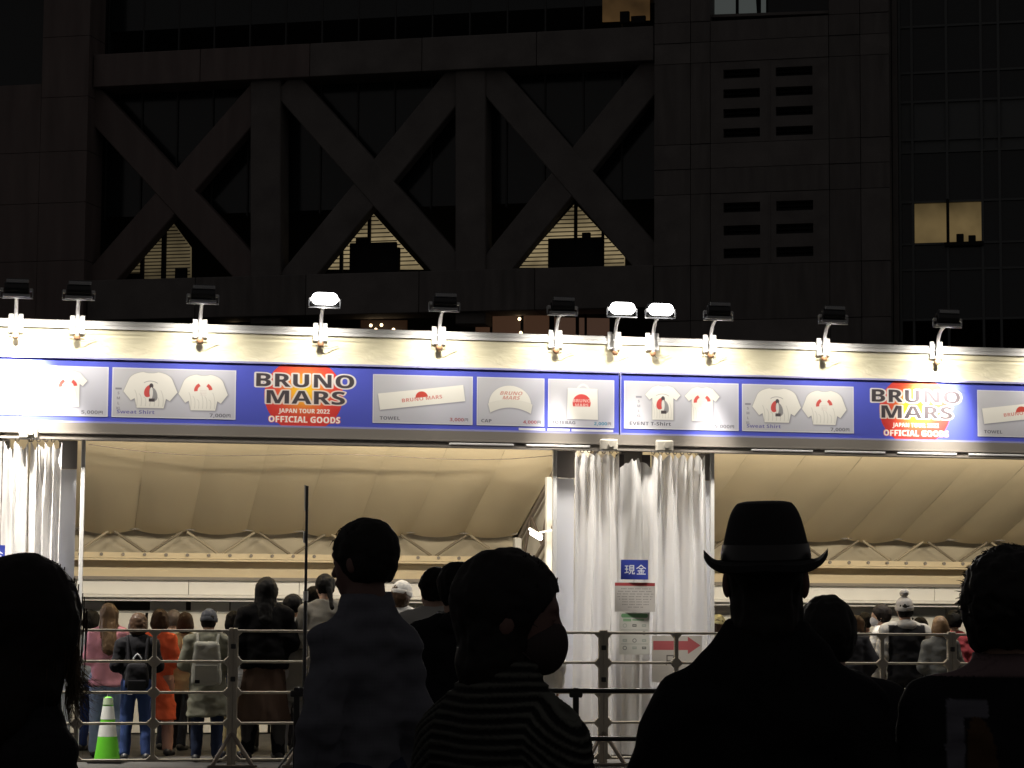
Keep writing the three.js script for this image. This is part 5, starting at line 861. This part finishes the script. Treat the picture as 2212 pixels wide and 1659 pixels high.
  person({ ...row, ...spotAt(785, 1124, 8.5), label: 'short-haired man in navy jacket with head turned left', yaw: -2.4, headYaw: 0.3, headPitch: 0.12, arms: 'down', wide: 0.74, shrug: -0.04, lean: 0, top: { m: F(0.135, 0.14, 0.165), hem: 0.82, puff: 0.022, collar: 0.03, fold: 0.02, cell: 0.016 }, bottom: { m: darkJeans }, hair: { style: 'short', vol: 0.012, m: soft, grain: 0.004 }, skin: dimSkin, strands: { n: 160, len: 0.03, fall: 0.5, lift: 0.25, curl: 0.4, r: 0.0018, down: 1.2, m: soft } });
  // striped knit: ribs follow the trunk and the sleeve
  const ribs = (x, y, z) => { const out = Math.max(0, Math.abs(x) - 0.12); return Math.sin((y * 0.97 + 0.75 * out + 0.012 * noise(x * 7, y * 3, z * 7)) * 2 * Math.PI / 0.0195); };
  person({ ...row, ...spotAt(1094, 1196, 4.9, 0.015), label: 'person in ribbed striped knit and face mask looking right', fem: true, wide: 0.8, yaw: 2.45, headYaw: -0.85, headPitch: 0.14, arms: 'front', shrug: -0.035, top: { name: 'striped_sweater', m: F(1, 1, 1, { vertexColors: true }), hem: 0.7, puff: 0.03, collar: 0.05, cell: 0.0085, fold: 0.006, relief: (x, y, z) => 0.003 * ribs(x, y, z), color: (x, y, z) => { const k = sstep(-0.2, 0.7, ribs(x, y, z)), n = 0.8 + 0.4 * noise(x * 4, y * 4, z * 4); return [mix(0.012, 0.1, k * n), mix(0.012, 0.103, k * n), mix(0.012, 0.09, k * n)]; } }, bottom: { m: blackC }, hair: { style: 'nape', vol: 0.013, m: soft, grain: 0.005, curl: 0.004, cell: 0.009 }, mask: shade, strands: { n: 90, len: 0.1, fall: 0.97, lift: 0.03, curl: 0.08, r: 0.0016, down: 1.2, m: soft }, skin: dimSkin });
  person({ ...row, ...spotAt(1785, 1290, 7.5), label: 'dark-haired person half hidden right of the fedora wearer', arms: 'down', top: { m: ink, puff: 0.035 }, hood: { m: F(0.1, 0.075, 0.05) }, hair: { style: 'short', vol: 0.016, m: soft } });
  // fedora wearer
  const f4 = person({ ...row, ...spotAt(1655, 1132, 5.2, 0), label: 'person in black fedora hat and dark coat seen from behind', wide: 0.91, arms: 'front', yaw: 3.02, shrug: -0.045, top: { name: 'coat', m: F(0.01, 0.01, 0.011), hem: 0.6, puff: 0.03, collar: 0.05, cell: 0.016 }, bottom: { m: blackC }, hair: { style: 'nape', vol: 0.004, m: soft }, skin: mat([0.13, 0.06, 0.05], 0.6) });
  {
    const felt = mat([0.01, 0.01, 0.011], 0.9, { bumpMap: retile(T.grain, 6), bumpScale: 0.001 }), y0 = 1.626, tilt = (g) => g.translate(0, -y0, 0).rotateZ(-0.02).rotateX(-0.06).translate(0, y0, 0.0);
    const rx = (h) => mix(0.0915, 0.066, h ** 1.25) * (1 - 0.16 * h ** 9), rz = (h) => mix(0.112, 0.088, h) * (1 - 0.12 * h ** 9);
    const crown = sheet((s, v) => {
      const a = s * 2 * Math.PI, h = Math.min(1, v / 0.78), top = sstep(0.78, 1, v);
      const pinch = 1 - 0.18 * sstep(0.4, 1, h) * Math.exp(-(((a - Math.PI / 2) / 0.8) ** 2));
      return [rx(h) * (1 - top * 0.999) * Math.cos(a) * pinch, y0 + 0.117 * h + 0.006 * Math.sin(Math.PI * Math.min(1, top)) - 0.004 * top, rz(h) * (1 - top * 0.999) * Math.sin(a) - 0.006];
    }, 64, 44);
    const hat = f4.add('hat', tilt(crown), felt);
    const brimAt = (s, v, dy) => { const a = s * 2 * Math.PI, k = v, side = Math.abs(Math.cos(a)), bk = Math.max(0, -Math.sin(a)), ft = Math.max(0, Math.sin(a)); return [mix(0.089, 0.129, k) * Math.cos(a) * (1 - 0.02 * side ** 8), y0 + 0.003 + dy + 0.02 * k * side ** 8 - 0.026 * k * (1 - side ** 4) * (0.5 + 0.5 * ft) - 0.008 * Math.sin(Math.PI * k) + 0.008 * k * k * bk * (1 - side), mix(0.108, 0.158, k) * Math.sin(a) - 0.006]; };
    const brim = (dy) => sheet((s, v) => brimAt(s, v, dy), 80, 8);
    f4.add('hat_brim', tilt(mergeGeometries([flat(brim(0)), flat(brim(-0.013)), flat(sheet((s, v) => { const a = brimAt(s, 1, 0), b = brimAt(s, 1, -0.013); return a.map((q, i) => mix(q, b[i], v)); }, 80, 2))])), felt, hat);
    f4.add('hat_band', tilt(sheet((s, v) => { const a = s * 2 * Math.PI, h = v * 0.26; return [(rx(h) + 0.0015) * Math.cos(a), y0 + 0.117 * h + 0.004, (rz(h) + 0.0015) * Math.sin(a) - 0.006]; }, 64, 3)), mat([0.006, 0.006, 0.007], 0.35), hat);
    const gm = [flat(tube([[0.082, 1.6, -0.01], [0.08, 1.602, 0.05], [0.068, 1.6, 0.105]], 0.002, 10, 5)), flat(tube([[-0.082, 1.6, -0.01], [-0.08, 1.602, 0.05], [-0.068, 1.6, 0.105]], 0.002, 10, 5)), flat(put(new THREE.TorusGeometry(0.024, 0.002, 6, 20), 0.035, 1.595, 0.108)), flat(put(new THREE.TorusGeometry(0.024, 0.002, 6, 20), -0.035, 1.595, 0.108))];
    f4.add('spectacles', mergeGeometries(gm), felt);
  }
  // curly-haired person with the pale print on the back
  const back = (x, y, z) => { // pale hooked stroke and a brown figure
    if (y > 1.462) return [0.17, 0.12, 0.125];
    if (z > 0) return [0.012, 0.012, 0.014];
    if ((x > 0.118 && x < 0.16 && y < 1.41 && y > 1.25) || (x > 0.07 && x < 0.16 && y < 1.415 && y > 1.378)) return [0.13, 0.13, 0.155];
    const d = ((x - 0.085 - 0.1 * (y - 1.29)) / 0.03) ** 2 + ((y - 1.27) / 0.11) ** 2; if (d < 1) return [0.07, 0.04, 0.02];
    return [0.012, 0.012, 0.014];
  };
  person({ ...row, ...spotAt(2180, 1193, 5.2, 0.025), label: 'curly-haired person in dark jacket with pale print on the back', wide: 0.9, arms: 'down', yaw: 3.2, headYaw: -0.1, shrug: 0.01, top: { m: F(1, 1, 1, { vertexColors: true }), color: back, cell: 0.0095, hem: 0.75, puff: 0.03, collar: 0.055 }, bottom: { m: blackC }, hair: { style: 'short', vol: 0.026, m: soft, curl: 0.009, curlF: 30, grain: 0.004, cell: 0.009 }, strands: { n: 600, len: 0.02, fall: 0.2, lift: 0.55, curl: 0.8, r: 0.0016, down: 1.9, m: soft } });
}
renderer.render(scene, camera);
